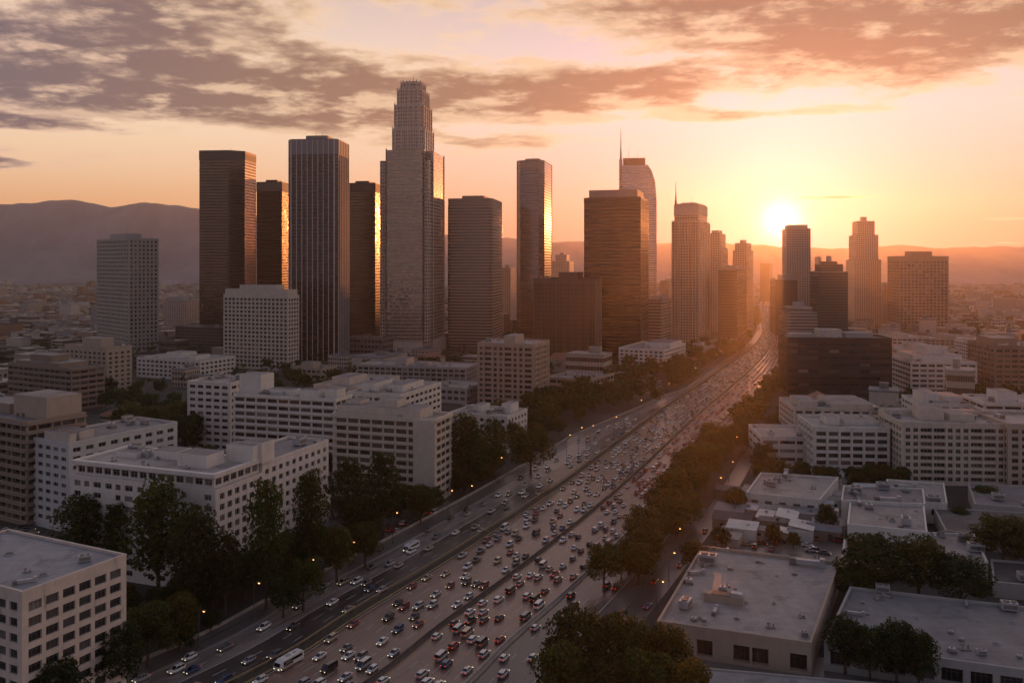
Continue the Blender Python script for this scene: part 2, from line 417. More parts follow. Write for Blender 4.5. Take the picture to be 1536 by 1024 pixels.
M_LINE = plain('paint_white', (.46, .43, .40), .6, vary=.3); M_LINEY = plain('paint_yellow', (.34, .25, .10), .6, vary=.3)
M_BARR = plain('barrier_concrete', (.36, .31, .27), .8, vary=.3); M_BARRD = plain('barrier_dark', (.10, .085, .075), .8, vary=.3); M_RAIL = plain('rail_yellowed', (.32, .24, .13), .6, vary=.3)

OL, OM, OR, OE = -41.5, -22.5, 17.6, 31.0
def make_road():
    b = MB(); strip(b, OL, -33.0, .02, 0); structure(b.build('left_shoulder_lane', M_CONCR))
    b = MB(); strip(b, -33.0, OM-1.0, .024, 0); structure(b.build('frontage_road_left', M_ASPHD))
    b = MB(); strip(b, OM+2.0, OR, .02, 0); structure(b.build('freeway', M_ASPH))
    b = MB(); strip(b, OR+1.2, OE, .024, 0, 0, s_of_D(310)); structure(b.build('frontage_road_right', asphalt('asphalt_cool', (.075, .07, .072))))
    # kerbs and pavements 0.14 m up
    b = MB(); sweep(b, OL, [(0, .0), (0, .14), (-5.5, .14), (-5.5, -.1)][::-1], 0); structure(b.build('pavement_left', M_PAVE))
    b = MB(); sweep(b, OE, [(4.5, -.1), (4.5, .14), (0, .14), (0, 0)][::-1], 0, 0, s_of_D(310)); structure(b.build('pavement_right', M_PAVE))
    # planted strip between frontage road and freeway
    m = plain('verge_soil', (.055, .045, .028), .95, vary=.5, scale=.8)
    b = MB(); sweep(b, OM, [(1.9, 0), (1.7, .25), (-.8, .25), (-1.0, 0)][::-1], 0); structure(b.build('median_verge', m))
    b = MB()
    lanesL = [-20.3, -17.6, -14.8, -12.0, -9.2, -6.4, -3.7, -1.1]; lanesR = [1.1, 3.95, 6.65, 9.35, 12.05, 14.7, 17.2]
    def dashes(o, z, s1, mi=0, period=12.0, ln=3.6, wd=.18):
        s = 10.0
        while s < s1: strip(b, o-wd/2, o+wd/2, z, mi, s, s+ln, 4.0); s += period
    s1 = s_of_D(620)
    for o in lanesL[1:-1]+lanesR[1:-1]: dashes(o, .026, s1)
    for o in (-29.5, -26.5): dashes(o, .030, s1)
    dashes(-38.5, .026, s1); dashes(-35.7, .026, s1)
    for o in (22.0, 24.8, 27.6): dashes(o, .030, s_of_D(300))
    for o, w in ((-20.3, .30), (17.1, .24)): strip(b, o-w/2, o+w/2, .026, 0, 0, s_of_D(900))
    for o in (-1.1, 1.1): strip(b, o-.14, o+.14, .026, 1, 0, s_of_D(900))
    strip(b, -32.9, -32.6, .030, 0, 0, s_of_D(700)); strip(b, OL+.7, OL+.95, .026, 0, 0, s_of_D(700))
    strip(b, OR+1.9, OR+2.15, .030, 1, 0, s_of_D(308)); strip(b, OE-.9, OE-.65, .030, 0, 0, s_of_D(308))
    structure(b.build('road_markings', [M_LINE, M_LINEY]))
    # dark repaired strips and stains lie in the asphalt texture; barriers are things
    jersey = [(.42, 0), (.30, .25), (.14, .38), (.10, 1.0), (-.10, 1.0), (-.14, .38), (-.30, .25), (-.42, 0)]
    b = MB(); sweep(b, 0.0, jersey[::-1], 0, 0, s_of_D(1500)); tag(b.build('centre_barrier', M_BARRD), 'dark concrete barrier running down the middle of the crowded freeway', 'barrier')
    def rail(name, off, label, m, posts):
        t = thing(name, label, 'barrier')
        b = MB(); sweep(b, off, [(.10, .45), (.12, .8), (-.12, .8), (-.10, .45)][::-1], 0, 0, s_of_D(1100)); b.build('rail', m, t)
        s = 12.0; k = 0; pm = MB(); pm.box((0, 0, 0), (.16, .16, .5)); pme = pm.mesh('post', M_BARR)
        while k < posts:
            p, d, w = at_road(s, off); part('post', pme, t, (p.x, p.y, 0.02)); s += 4.0; k += 1
    rail('guard_rail', OM-1.3, 'yellowed guard rail between dark frontage road and verge strip', M_RAIL, 80)
    rail('guard_rail', OM+2.2, 'yellowed guard rail between verge strip and oncoming freeway lanes', M_RAIL, 80)
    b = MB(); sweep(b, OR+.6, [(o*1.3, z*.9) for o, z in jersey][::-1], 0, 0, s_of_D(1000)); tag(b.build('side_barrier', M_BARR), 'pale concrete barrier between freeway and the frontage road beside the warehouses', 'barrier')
    b = MB(); sweep(b, OL-5.7, [(.15, 0), (.15, .9), (-.15, .9), (-.15, 0)][::-1], 0, 0, s_of_D(700)); tag(b.build('low_wall', M_BARR), 'low concrete wall along the pavement below the tall white blocks', 'wall')
make_road()

# ------------------------------------------------------------------ buildings
def quad(xl, xc, xr, yb, th=24.0, dep=None):
    """footprint left, near, right, far from the columns of its visible corners and the row of the near corner's foot"""
    C = G(xc, yb); a = R(th); u = Vector((-math.cos(a), math.sin(a))); v = Vector((math.sin(a), math.cos(a)))
    def reach(px, w):
        t = (px-768)/FPX; return (t*C.y-C.x)/(w.x-t*w.y)
    A = reach(xl, u); B = dep if dep else reach(xr, v)
    if globals().get('DBG'): print('Q', xl, xc, xr, yb, round(A), round(B))
    if not (0 < A < 600 and 0 < B < 600): print('FOOT?', xl, xc, xr, yb, round(A), round(B))
    return [C+u*A, C, C+v*B, C+u*A+v*B]
def chamfer(foot, k):
    out = []
    n = len(foot)
    for i in range(n):
        p, q, r = foot[i-1], foot[i], foot[(i+1) % n]
        out += [q+(p-q).normalized()*k, q+(r-q).normalized()*k]
    return out
def cen(foot): return sum(foot, Vector((0, 0)))/len(foot)
def scaled(foot, k, c=None):
    c = c or cen(foot); return [c+(p-c)*k for p in foot]
def inset(foot, d):
    """move each edge of a convex footprint inwards by d"""
    n = len(foot); out = []
    for i in range(n):
        p, q, r = foot[i-1], foot[i], foot[(i+1) % n]
        e0, e1 = (q-p).normalized(), (r-q).normalized(); n0 = Vector((-e0.y, e0.x)); n1 = Vector((-e1.y, e1.x))
        s = 1+n0.dot(n1); out.append(q+(n0+n1)*(d/max(s, .2)))
    return out
_pane = {}
def pane_mesh(w, h, frame, mull, sub=False):
    k = (round(w, 2), round(h, 2), frame.name, mull, sub)
    if k not in _pane:
        b = MB(); b.face([(-w/2, 0, -h/2), (w/2, 0, -h/2), (w/2, 0, h/2), (-w/2, 0, h/2)], 0)
        f = MB() if sub else b; mi = 0 if sub else 1; t = min(.09, w*.08)
        for cx, wd in [(-w/2+t/2, t), (w/2-t/2, t)]+[(-w/2+w*(i+1)/(mull+1), t*.8) for i in range(mull)]:
            f.box((cx, -.03, -h/2), (wd, .06, h), 0, mi)
        for cz in (-h/2, h/2-t): f.box((0, -.031, cz), (w-2*t, .06, t), 0, mi)
        if h > 1.5: f.box((0, -.032, h*.16), (w-2*t, .05, t*.7), 0, mi)
        _pane[k] = (b.mesh('window', [M_GLASS] if sub else [M_GLASS, frame]), f.mesh('frame', frame) if sub else None)
    return _pane[k]

class Bld:
    def __init__(s, name, label, cat, foot, group=None):
        c = cen(foot); s.c = c; s.foot = [p-c for p in foot]; s.win = []; s.rnd = random.Random(hash((round(c.x), round(c.y))) & 0xffff)
        s.o = thing(name, label, cat, (c.x, c.y, 0), 0, group); s.frame = M_FRAME; s.sub = False; s.cap = 100
        s.dist = c.length
    def faces_cam(s, a, b):
        n = Vector((b.y-a.y, a.x-b.x)); return n.dot(-(s.c+(a+b)/2)) > 0
    def grid(s, W, a, b, z0, z1, st, mi=0):
        L = (b-a).length; t = (b-a)/L; n = Vector((t.y, -t.x)); me = st.get('me', .6); mt, mb = st.get('mt', 1.2), st.get('mb', 1.0)
        nb = max(1, round((L-2*me)/st['bay'])); nf = max(1, round((z1-z0-mt-mb)/st['fh']))
        bw = (L-2*me)/nb; fh = (z1-z0-mt-mb)/nf; wh = fh*st.get('hr', .5); rec0 = st.get('rec', .3)
        pat = st.get('pat') or [1.0]; wts = [pat[j % len(pat)] for j in range(nb)]; tot = sum(wts); us = [me+(L-2*me)*sum(wts[:j])/tot for j in range(nb+1)]; so = (fh-wh)*st.get('sill', .6)
        yaw = math.atan2(t.y, t.x)
        def P(u, z, d=0.0): q = a+t*u-n*d; return (q.x, q.y, z)
        def Q(u0, u1, za, zb): W.face([P(u0, za), P(u1, za), P(u1, zb), P(u0, zb)], mi)
        zp = z0
        skip = st.get('skip', 0)
        for k in range(nf):
            zf = z0+mb+k*fh; za, zb = zf+so, zf+so+wh
            Q(0, L, zp, za); zp = zb; up = 0.0
            for j in range(nb):
                if skip and s.rnd.random() < skip: continue
                wide = wts[j] > 1.3; rec = rec0+.9 if wide else rec0; cw = us[j+1]-us[j]; ww = cw*(.88 if wide else st.get('wr', .6)); u0 = us[j]+(cw-ww)/2; u1 = u0+ww
                Q(up, u0, za, zb); up = u1
                W.face([P(u0, za), P(u1, za), P(u1, za, rec), P(u0, za, rec)], mi)
                W.face([P(u0, zb, rec), P(u1, zb, rec), P(u1, zb), P(u0, zb)], mi)
                W.face([P(u0, za), P(u0, za, rec), P(u0, zb, rec), P(u0, zb)], mi)
                W.face([P(u1, za, rec), P(u1, za), P(u1, zb), P(u1, zb, rec)], mi)
                q = a+t*((u0+u1)/2)-n*rec; wp = s.c+q
                fc = max(0.0, n.dot(-wp))/wp.length
                s.win.append((ww*wh*fc/wp.length_squared*(1+.2*zf/80), (q.x, q.y, (za+zb)/2), yaw, ww, wh, st.get('mull', 1)+(1 if wide else 0)))
            Q(up, L, za, zb)
        Q(0, L, zp, z1)
        if st.get('ledge'):
            lm = st.get('ledge_mat') or s.wm
            for k in range(nf+1):
                b2 = MB(); d = st['ledge']; q = a+t*(L/2)+n*(d/2-.02)
                b2.box((q.x, q.y, z0+mb+k*fh-.18), (L+2*d if False else L, d, .42), yaw, 0, True); b2.build('ledge', lm, s.o)
        if st.get('pier'):
            for j in range(nb+1):
                b2 = MB(); d = st['pier']; q = a+t*us[j]+n*(d/2-.02)
                b2.box((q.x, q.y, z0), (st.get('pw', .6), d, z1-z0), yaw, 0); b2.build('pier', st.get('pier_mat') or s.wm, s.o)
    def wall(s, z0, z1, st, wm, foot=None, name='wall', back=None):
        """st: a style, or one per edge; None = blank wall"""
        foot = s.foot if foot is None else foot; s.wm = wm; W = MB(); n = len(foot); tex = st.get('tex') if isinstance(st, dict) else None
        for i in range(n):
            a, b = foot[i], foot[(i+1) % n]; e = st[i % len(st)] if isinstance(st, (list, tuple)) else st
            if e and 'bay' in e and s.faces_cam(a, b): s.grid(W, a, b, z0, z1, e)
            else:
                L = (b-a).length; W.face([(*a, z0), (*b, z0), (*b, z1), (*a, z1)], 0, [(0, z0), (L, z0), (L, z1), (0, z1)])
        return W.build(name, tex or wm, s.o)
    def roof(s, z, rm=None, foot=None, par=.9, pm=None, thick=.35, units=0, over=0.0):
        foot = s.foot if foot is None else foot; rm = rm or M_ROOF
        b = MB(); b.face([(*p, z-par) for p in inset(foot, thick*.5)]); r = b.build('roof', rm, s.o)
        if par > 0:
            o = inset(foot, -over-.06); i = inset(foot, thick); b = MB(); n = len(foot); zb = z-par-.4 if over else z-par-.02
            for k in range(n):
                m = (k+1) % n
                b.face([(*o[k], zb), (*o[m], zb), (*o[m], z+.03), (*o[k], z+.03)]); b.face([(*o[k], z+.03), (*o[m], z+.03), (*i[m], z+.03), (*i[k], z+.03)])
                b.face([(*i[m], z-par), (*i[k], z-par), (*i[k], z+.03), (*i[m], z+.03)])
                if over: b.face([(*foot[k], zb), (*foot[m], zb), (*o[m], zb), (*o[k], zb)])
            b.build('parapet', pm or s.wm, s.o)
        for _ in range(units): s.unit(r, foot, z-par)
        return r
    def inside(s, foot, m=1.5):
        f = inset(foot, m); u, v = s.rnd.random(), s.rnd.random()
        if len(f) != 4: c = cen(f); p = f[s.rnd.randrange(len(f))]; return c+(p-c)*u*.8
        return f[0]*(1-u)*(1-v)+f[1]*u*(1-v)+f[2]*u*v+f[3]*(1-u)*v
    def unit(s, r, foot, z):
        p = s.inside(foot); e = foot[1]-foot[0]; yaw = math.atan2(e.y, e.x); k = s.rnd.random()
        me = roof_unit_mesh(s.rnd.choice(('box', 'box', 'duct', 'vent', 'sky', 'fan')))
        part('roof_unit', me, r, (p.x, p.y, z), yaw+(math.pi/2 if k > .5 else 0)).scale = [.8+.8*s.rnd.random()]*3
    def block(s, z0, z1, u0, u1, v0, v1, wm, name='penthouse', rm=None, st=None):
        """a box on the roof in fractions of the footprint (u along the front from the left, v into the depth)"""
        L, C, Rr, F = s.foot[0], s.foot[1], s.foot[2], s.foot[3]; q = lambda u, v: L*(1-u)*(1-v)+C*u*(1-v)+Rr*u*v+F*(1-u)*v
        f = [q(u0, v0), q(u1, v0), q(u1, v1), q(u0, v1)]; b = MB()
        if st: s.wall(z0, z1, st, wm, f, name); b.face([(*p, z1) for p in f]); b.build('roof', rm or M_ROOF, s.o); return f
        b.prism(f, z0, z1, 0, True, 1); b.build(name, [wm, rm or M_ROOF], s.o); return f
    def mast(s, p, z0, z1, r=.25, m=None, name='antenna'):
        b = MB(); b.tube([(p.x, p.y, z0), (p.x, p.y, z0+(z1-z0)*.35), (p.x, p.y, z1)], [r, r*.7, r*.25], 5); return b.build(name, m or M_RUST, s.o)
    def fins(s, a, b, z0, z1, n, wd, dp, m, ends=True, name='fin'):
        t = (b-a).normalized(); nn = Vector((t.y, -t.x)); L = (b-a).length; yaw = math.atan2(t.y, t.x)
        bm = MB(); bm.box((0, 0, 0), (wd, dp, z1-z0)); me = bm.mesh(name, m)
        for j in range(n+1):
            if not ends and j in (0, n): continue
            q = a+t*(L*j/n)+nn*(dp/2-.03); part(name, me, s.o, (q.x, q.y, z0), yaw)
    def band(s, foot, z0, z1, d, m, name='band', top=True):
        b = MB(); o = inset(foot, -d); b.prism(o, z0, z1, 0, top, None, True); return b.build(name, m, s.o)
    def done(s):
        s.win.sort(key=lambda w: -w[0])
        for _, pos, yaw, w, h, mull in s.win[:s.cap]:
            me, fm = pane_mesh(w, h, s.frame, mull, s.sub); o = part('window', me, s.o, pos, yaw)
            if fm: part('frame', fm, o)
        if len(s.win) > s.cap:
            b = MB()
            for _, pos, yaw, w, h, mull in s.win[s.cap:]:
                t = Vector((math.cos(yaw), math.sin(yaw), 0)); n = Vector((t.y, -t.x, 0)); p = Vector(pos); z = Vector((0, 0, h/2))
                b.face([p-t*w/2-z, p+t*w/2-z, p+t*w/2+z, p-t*w/2+z], 0)
                for i in range(mull): q = p-t*w/2+t*w*(i+1)/(mull+1)+n*.03; b.face([q-t*.05-z, q+t*.05-z, q+t*.05+z, q-t*.05+z], 1)
            stuff(b.build('window', [M_GLASS, s.frame], s.o))
        return s.o

_ru = {}
def roof_unit_mesh(k):
    if k not in _ru:
        b = MB()
        if k == 'box':
            b.box((0, 0, .25), (2.6, 1.7, 1.3), 0, 0, True); b.box((-.9, 0, 0), (.2, 1.5, .25), 0, 1); b.box((.9, 0, 0), (.2, 1.5, .25), 0, 1)
            b.tube([(-.5, 0, 1.55), (-.5, 0, 1.75)], .55, 10, 1); b.tube([(.7, 0, 1.55), (.7, 0, 1.75)], .45, 10, 1); b.box((0, -.86, .5), (2.2, .04, .7), 0, 1)
        elif k == 'duct':
            b.box((0, 0, .3), (4.2, .8, .7), 0, 0, True); b.box((2.2, 0, 0), (.8, 1.0, 1.4), 0, 0); b.box((-1.9, .3, 0), (.3, .3, .3), 0, 1); b.box((-2.4, 0, 0), (1.0, 1.1, 1.1), 0, 1)
        elif k == 'vent':
            b.box((.4, .1, 0), (2.0, 1.0, .15), 0, 1); b.tube([(0, 0, .1), (0, 0, .95)], .28, 8, 0); b.tube([(0, 0, .9), (0, 0, 1.15)], [.5, .3], 8, 1); b.tube([(1.1, .3, .1), (1.1, .3, .7)], .14, 6, 1)
        elif k == 'sky':
            b.box((0, 0, 0), (2.0, 1.3, .35), 0, 0); b.box((0, 0, .35), (1.8, 1.1, .3), 0, 1, False, .55)
        elif k == 'fan':
            b.box((0, 0, 0), (1.6, 1.6, .5), 0, 1); b.tube([(0, 0, .5), (0, 0, 1.1)], [.7, .75], 12, 0); b.tube([(0, 0, 1.1), (0, 0, 1.3)], [.3, .2], 8, 1)
        _ru[k] = b.mesh('roof_unit', [M_METAL, M_RUST])
    return _ru[k]
BUSY = []          # ground taken by buildings, for the houses and trees placed later
POLYS = []
def clear_of(p, m=2.0):
    for f in POLYS:
        if all(((b.x-a.x)*(p.y-a.y)-(b.y-a.y)*(p.x-a.x))/max((b-a).length, .01) > -m for a, b in zip(f, list(f[1:])+[f[0]])): return False
    return True
def take(foot, m=4): POLYS.append(list(foot)); c = cen(foot); BUSY.append((c, max((p-c).length for p in foot)+m)); return foot
def H(foot, yt, i=1): return hgt(foot[i].y, yt)

# ---- downtown towers
F_T2 = facade('glass_bronze', (.022, .017, .015), (.13, .09, .065), 1.5, 3.0, .93, .60, .35, .2, .85, .10, .035)
F_T3 = facade('glass_amber', (.02, .016, .013), (.17, .11, .06), 1.5, 3.0, .90, .66, .35, .2, .8, .17, .08)
F_T4 = facade('glass_slate', (.03, .024, .022), (.08, .062, .055), 1.6, 3.0, .92, .62, .4, .2, .8, .12, .02)
F_T6 = facade('stone_glass', (.56, .45, .37), (.10, .08, .07), 2.4, 3.3, .58, .56, .55, .0, .75, .12, .05)
F_T6B = facade('bay_glass', (.50, .40, .33), (.30, .23, .17), 1.5, 3.3, .78, .74, .5, .0, .85, .12, .05)
F_T7 = facade('banded_stone', (.42, .34, .28), (.08, .065, .058), 1.3, 3.0, .94, .50, .6, .0, .6, .12, .03)
F_T8 = facade('glass_blue', (.06, .06, .065), (.18, .17, .18), 1.5, 3.0, .92, .74, .3, .3, .85, .08, .02)
F_T9 = facade('dark_panels', (.04, .03, .025), (.06, .045, .035), 3.2, 3.8, .55, .55, .5, .1, .6, .15, .04)
F_T10 = facade('glass_brown', (.028, .018, .015), (.055, .036, .028), 2.0, 3.0, .97, .52, .4, .1, .7, .12, .03)
F_T11 = facade('glass_silver', (.42, .40, .40), (.36, .34, .34), 1.5, 3.0, .95, .58, .4, .3, .8, .10, .02)
F_T12 = facade('balcony_grid', (.56, .46, .38), (.13, .10, .08), 2.6, 2.8, .66, .62, .7, .0, .5, .15, .04)
F_RES = facade('residential_grid', (.50, .41, .34), (.12, .09, .07), 2.8, 2.8, .58, .52, .75, .0, .4, .2, .04)
F_OFF = facade('office_ribbon', (.42, .35, .29), (.08, .065, .055), 1.8, 3.0, .92, .48, .7, .0, .4, .2, .04)
F_DRK = facade('dark_office', (.12, .09, .075), (.07, .055, .045), 2.2, 3.0, .75, .52, .6, .0, .5, .2, .04)

def tower(name, label, foot, tex, h, cat='skyscraper', group=None):
    take(foot, 2); T = Bld(name, label, cat, foot, group); T.wm = M_DARK; T.wall(0, h, {'tex': tex}, tex, None, 'facade'); return T

# grid tower far left
f = take(quad(145, 193, 238, 530, 45)); h = H(f, 357)
T = Bld('office_tower', 'pale concrete tower with a square window grid, standing alone before the hills', 'skyscraper', f)
T.wall(0, h, {'bay': 3.9, 'fh': 3.9, 'wr': .56, 'hr': .60, 'mt': 1.6, 'mb': 2, 'me': .8, 'rec': .5, 'mull': 0}, plain('tower_concrete', (.36, .33, .31), .75, vary=.14))
T.roof(h, M_ROOFD, par=1.2, units=5); T.block(h-1, h+5, .25, .72, .2, .75, M_CONC); T.mast(Vector((0, 0)), h+5, h+14); T.mast(Vector((-6, 2)), h+5, h+10, .15); T.done()

# dark bronze tower with a chamfered corner
f = quad(299, 362, 384, 522, 5); h = H(f, 226)
g = f[:1]+[f[1]+(f[0]-f[1]).normalized()*13, f[1]+(f[2]-f[1]).normalized()*9]+f[2:]
T = tower('dark_tower', 'tall dark bronze glass tower with a chamfered corner beside the grid tower', g, F_T2, h-9)
T.band(T.foot, h-9, h, .25, plain('crown_bronze', (.075, .055, .045), .5, vary=.15), 'crown'); T.roof(h+.6, M_ROOFD, par=.5)
b = MB()
for k in range(12):
    p = T.foot[2]+(T.foot[3]-T.foot[2])*((k+.5)/12); e = (T.foot[3]-T.foot[2]).normalized(); n = Vector((e.y, -e.x)); q = p+n*.3
    bb = MB(); bb.box((q.x, q.y, h-8), (1.6, .2, 6), math.atan2(e.y, e.x)); bb.build('louvre', M_DARK, T.o)
for k in range(5): T.mast(Vector((-12+5*k, 3-2*k)), h+.3, h+4+2*(k % 2), .15)
T.done()
f = quad(262, 300, 338, 522, 22, 30); T = tower('office_podium', 'low dark glass annex at the foot of the bronze tower', quad(263, 330, 345, 530, 22, 26), F_DRK, H(quad(263, 330, 345, 530, 22, 26), 492), 'office block'); T.roof(H(quad(263, 330, 345, 530, 22, 26), 492)+.5, M_ROOFD, par=.5, units=3); T.done()

# amber tower behind
f = quad(385, 423, 434, 512, 7.5); h = H(f, 287)
T = tower('amber_tower', 'dark tower with amber reflections squeezed between the bronze and the ribbed towers', f, F_T3, h)
T.band(T.foot, h, h+10, .3, plain('crown_taupe', (.20, .15, .12), .6), 'crown'); T.roof(h+10.5, M_ROOFD, par=.4); T.block(h+10, h+13, .3, .75, .2, .8, M_DARK); T.done()

# ribbed tower
f = chamfer(quad(432, 506, 524, 541, 5), 3.0); h = hgt(f[2].y, 209)
T = tower('ribbed_tower', 'dark tower striped by pale vertical ribs under a plain grey crown', f, F_T4, h-13)
m = plain('rib_pale', (.58, .52, .48), .55, vary=.1); cr = plain('crown_grey', (.24, .21, .20), .6, vary=.12)
T.band(T.foot, h-13, h, .35, cr, 'crown'); T.roof(h+.5, M_ROOFD, par=.4)
nn = len(T.foot)
for i in range(nn):
    a, b2 = T.foot[i], T.foot[(i+1) % nn]; L = (b2-a).length
    if T.faces_cam(a, b2): T.fins(a, b2, 0, h, max(1, round(L/5.0)), .55, .7, m, True)
c0 = Vector((0, 0)); b = MB(); b.prism(scaled(T.foot, .45), h, h+5); b.build('penthouse', cr, T.o)
for k in (-3, 3): T.mast(Vector((k, 0)), h+5, h+12, .18)
T.done()

# dark tower behind
f = quad(522, 563, 576, 520, 8.5); h = H(f, 288)
T = tower('brown_glass_tower', 'dark brown glass tower half hidden between the ribbed and the stepped towers', f, F_T3, h)
T.band(T.foot, h, h+9, .3, plain('crown_brown', (.07, .05, .04), .6), 'crown'); T.roof(h+9.5, M_ROOFD, par=.4); T.block(h+9, h+12, .2, .7, .2, .8, M_DARK); T.done()
f = quad(518, 574, 590, 535, 22); T = Bld('office_podium', 'low banded podium between the ribbed and the stepped towers', 'office block', take(f)); h = H(f, 507)
T.wall(0, h, {'bay': 4, 'fh': 4.5, 'wr': .8, 'hr': .5}, plain('podium_stone', (.26, .21, .18))); T.roof(h, M_ROOFD, units=4); T.done()

# tallest, stepped tower
f = quad(570, 643, 667, 532, 8); h = H(f, 241); cc = cen(f)
take(f, 2); T = Bld('stepped_tower', 'tallest stepped stone and glass tower with a tiered crown', 'skyscraper', f); T.wm = M_CREAM
T.wall(0, h, {'tex': F_T6}, F_T6, None, 'facade'); T.roof(h+.5, M_ROOF, par=.5)
def hh(y): return hgt(cc.y, y)
def shaft(k, z0, z1, cut, name='shaft'):
    ff = chamfer(scaled(T.foot, k), cut); b = MB(); b.prism(ff, z0, z1); b.build(name, [F_T6], T.o); return ff
L_, C_, R_ = T.foot[0], T.foot[1], T.foot[2]
for a, b2, lo, hi in ((L_, C_, .14, .90), (C_, R_, .16, .84)):       # full height bays in front of the shoulders
    e = (b2-a).normalized(); n = Vector((e.y, -e.x)); p, q = a+(b2-a)*lo, a+(b2-a)*hi
    ff = [p+n*1.6, q+n*1.6, q-n*6, p-n*6]; b = MB(); b.prism(ff, 0, hh(232)); b.build('bay', [F_T6B], T.o)
    for k in (0, .33, .67, 1): T.fins(p+(q-p)*k+n*1.6, p+(q-p)*k+n*1.6+e*.01, 0, hh(230), 1, .9, .6, M_CREAM, True, 'pilaster') if k in (0, 1) else None
    b = MB(); ff2 = [p+n*4, q+n*4, q, p]; b.prism(ff2, 0, 12); b.build('entrance', [M_CREAM], T.o)
tiers = [(.66, h-2, hh(198), 4.0), (.60, hh(198), hh(163), 3.8), (.51, hh(163), hh(140), 3.4), (.40, hh(140), hh(128), 3.0)]
for k, za, zb, cu in tiers:
    ff = shaft(k, za, zb, cu); T.band(ff, zb-1.2, zb+.6, .3, M_CREAM, 'cornice')
    for i in range(len(ff)):
        a, b2 = ff[i], ff[(i+1) % len(ff)]
        if T.faces_cam(a, b2): T.fins(a, b2, za, zb+2.2, 4 if (b2-a).length > 12 else 1, .8, .7, M_CREAM, True, 'pilaster')
b = MB(); b.prism(chamfer(scaled(T.foot, .26), 2.5), hh(128), hh(126.5)+1); b.build('penthouse', [M_CONC], T.o)
T.mast(c0, hh(127), hh(113), .4); T.mast(Vector((-5, 0)), hh(127), hh(121), .25); T.mast(Vector((5, -2)), hh(127), hh(120), .25); T.done()

# banded tower
f = chamfer(quad(671, 738, 754, 524, 9), 2.5); h = hgt(f[2].y, 308)
T = tower('banded_tower', 'beige tower with fine horizontal window bands right of the tallest tower', f, F_T7, h)
cr = plain('crown_beige', (.30, .24, .20), .7, vary=.12); T.band(T.foot, h, h+7, -.2, cr, 'crown'); T.roof(h+7.2, M_ROOFD, par=.3, units=3)
b = MB(); b.prism(scaled(T.foot, .5), h+7, h+11); b.build('penthouse', cr, T.o)
for i in range(len(T.foot)):
    a, b2 = T.foot[i], T.foot[(i+1) % len(T.foot)]
    if T.faces_cam(a, b2):
        for zz in range(4, int(h), 4): pass
T.mast(c0, h+11, h+16, .15); T.mast(Vector((8, 3)), h+7, h+14, .15); T.done()

# slim blue glass tower
f = quad(774, 815, 829, 512, 13); f = chamfer(f, 5.0); h = hgt(f[2].y, 241)
T = tower('slim_glass_tower', 'slender blue grey glass tower with cut corners left of the big dark block', f, F_T8, h)
b = MB(); b.prism(scaled(T.foot, .55), h, h+4); b.build('penthouse', [F_T8], T.o); T.roof(h+.8, M_ROOFD, par=.5); T.mast(Vector((-2, 0)), h+4, h+15, .2)
for i in range(len(T.foot)): 
    a, b2 = T.foot[i], T.foot[(i+1) % len(T.foot)]
    if T.faces_cam(a, b2): T.fins(a, b2, 0, h+.8, 1, .35, .35, M_DARK, True, 'edge_trim')
T.done()

# low wide dark block in front
f = quad(801, 893, 906, 545, 15); h = H(f, 419)
T = tower('dark_block', 'broad dark panelled block in front of the slender glass tower', f, F_T9, h)
cr = plain('crown_dark', (.07, .055, .05), .6); T.band(T.foot, h-4, h+.4, .3, cr, 'crown'); T.roof(h+.8, M_ROOFD, par=.4, units=3); T.block(h+.4, h+6, .35, .68, .3, .8, cr)
T.fins(T.foot[0], T.foot[1], 0, h, 8, .7, .5, plain('pier_brown', (.10, .075, .06), .6)); T.fins(T.foot[1], T.foot[2], 0, h, 6, .8, .6, plain('pier_pale', (.34, .28, .24), .6)); T.done()

# big dark block
f = quad(876, 961, 972, 540, 16); h = H(f, 296)
T = tower('black_slab_tower', 'massive dark brown slab tower under a pinkish penthouse', f, F_T10, h)
T.band(T.foot, h-3, h, .25, plain('crown_black', (.05, .035, .03), .5), 'crown'); T.roof(h+.6, M_ROOFD, par=.5)
T.block(h, hgt(f[1].y, 283), .07, .93, .1, .92, plain('penthouse_pink', (.42, .28, .23), .6, vary=.1)); T.mast(Vector((2, 0)), hgt(f[1].y, 283), hgt(f[1].y, 278), .3)
T.fins(T.foot[1], T.foot[2], 0, h, 5, .6, .5, plain('pier_bronze', (.14, .10, .08), .4)); T.done()

# silver tower with a sloping shoulder and a spire
f = quad(929, 985, 991, 490, 8, 46); take(f, 2); c = cen(f)
T = Bld('silver_tower', 'pale silver tower with a sloping shoulder and tall spire behind the dark slab', 'skyscraper', f); T.wm = M_CONC
L_, C_, Rr, F_ = T.foot; W0 = (C_-L_).length; e = (C_-L_)/W0; dv = (Rr-C_); hz = lambda y: hgt(f[1].y, y)
out = [(0, 0), (W0, 0), (W0*1.0, hz(300)), (W0*.96, hz(272)), (W0*.86, hz(255)), (W0*.76, hz(247)), (W0*.06, hz(247)), (0, hz(250))]
b = MB(); A = [(*(L_+e*u), z) for u, z in out]; B = [(*(L_+e*u+dv), z) for u, z in out]
b.face(A, 0, out); b.face(B[::-1], 0, out[::-1])
for i in range(1, len(out)):
    k = (i+1) % len(out); Ld = dv.length; b.face([A[i], B[i], B[k], A[k]], 0, [(0, out[i][1]), (Ld, out[i][1]), (Ld, out[k][1]), (0, out[k][1])])
b.build('facade', [F_T11], T.o)
mc = plain('crown_rust', (.24, .11, .08), .6)
b = MB(); q = [L_+e*W0*.10+dv*.1, L_+e*W0*.70+dv*.1, L_+e*W0*.70+dv*.9, L_+e*W0*.10+dv*.9]; b.prism(q, hz(247), hz(236)); b.build('crown', mc, T.o)
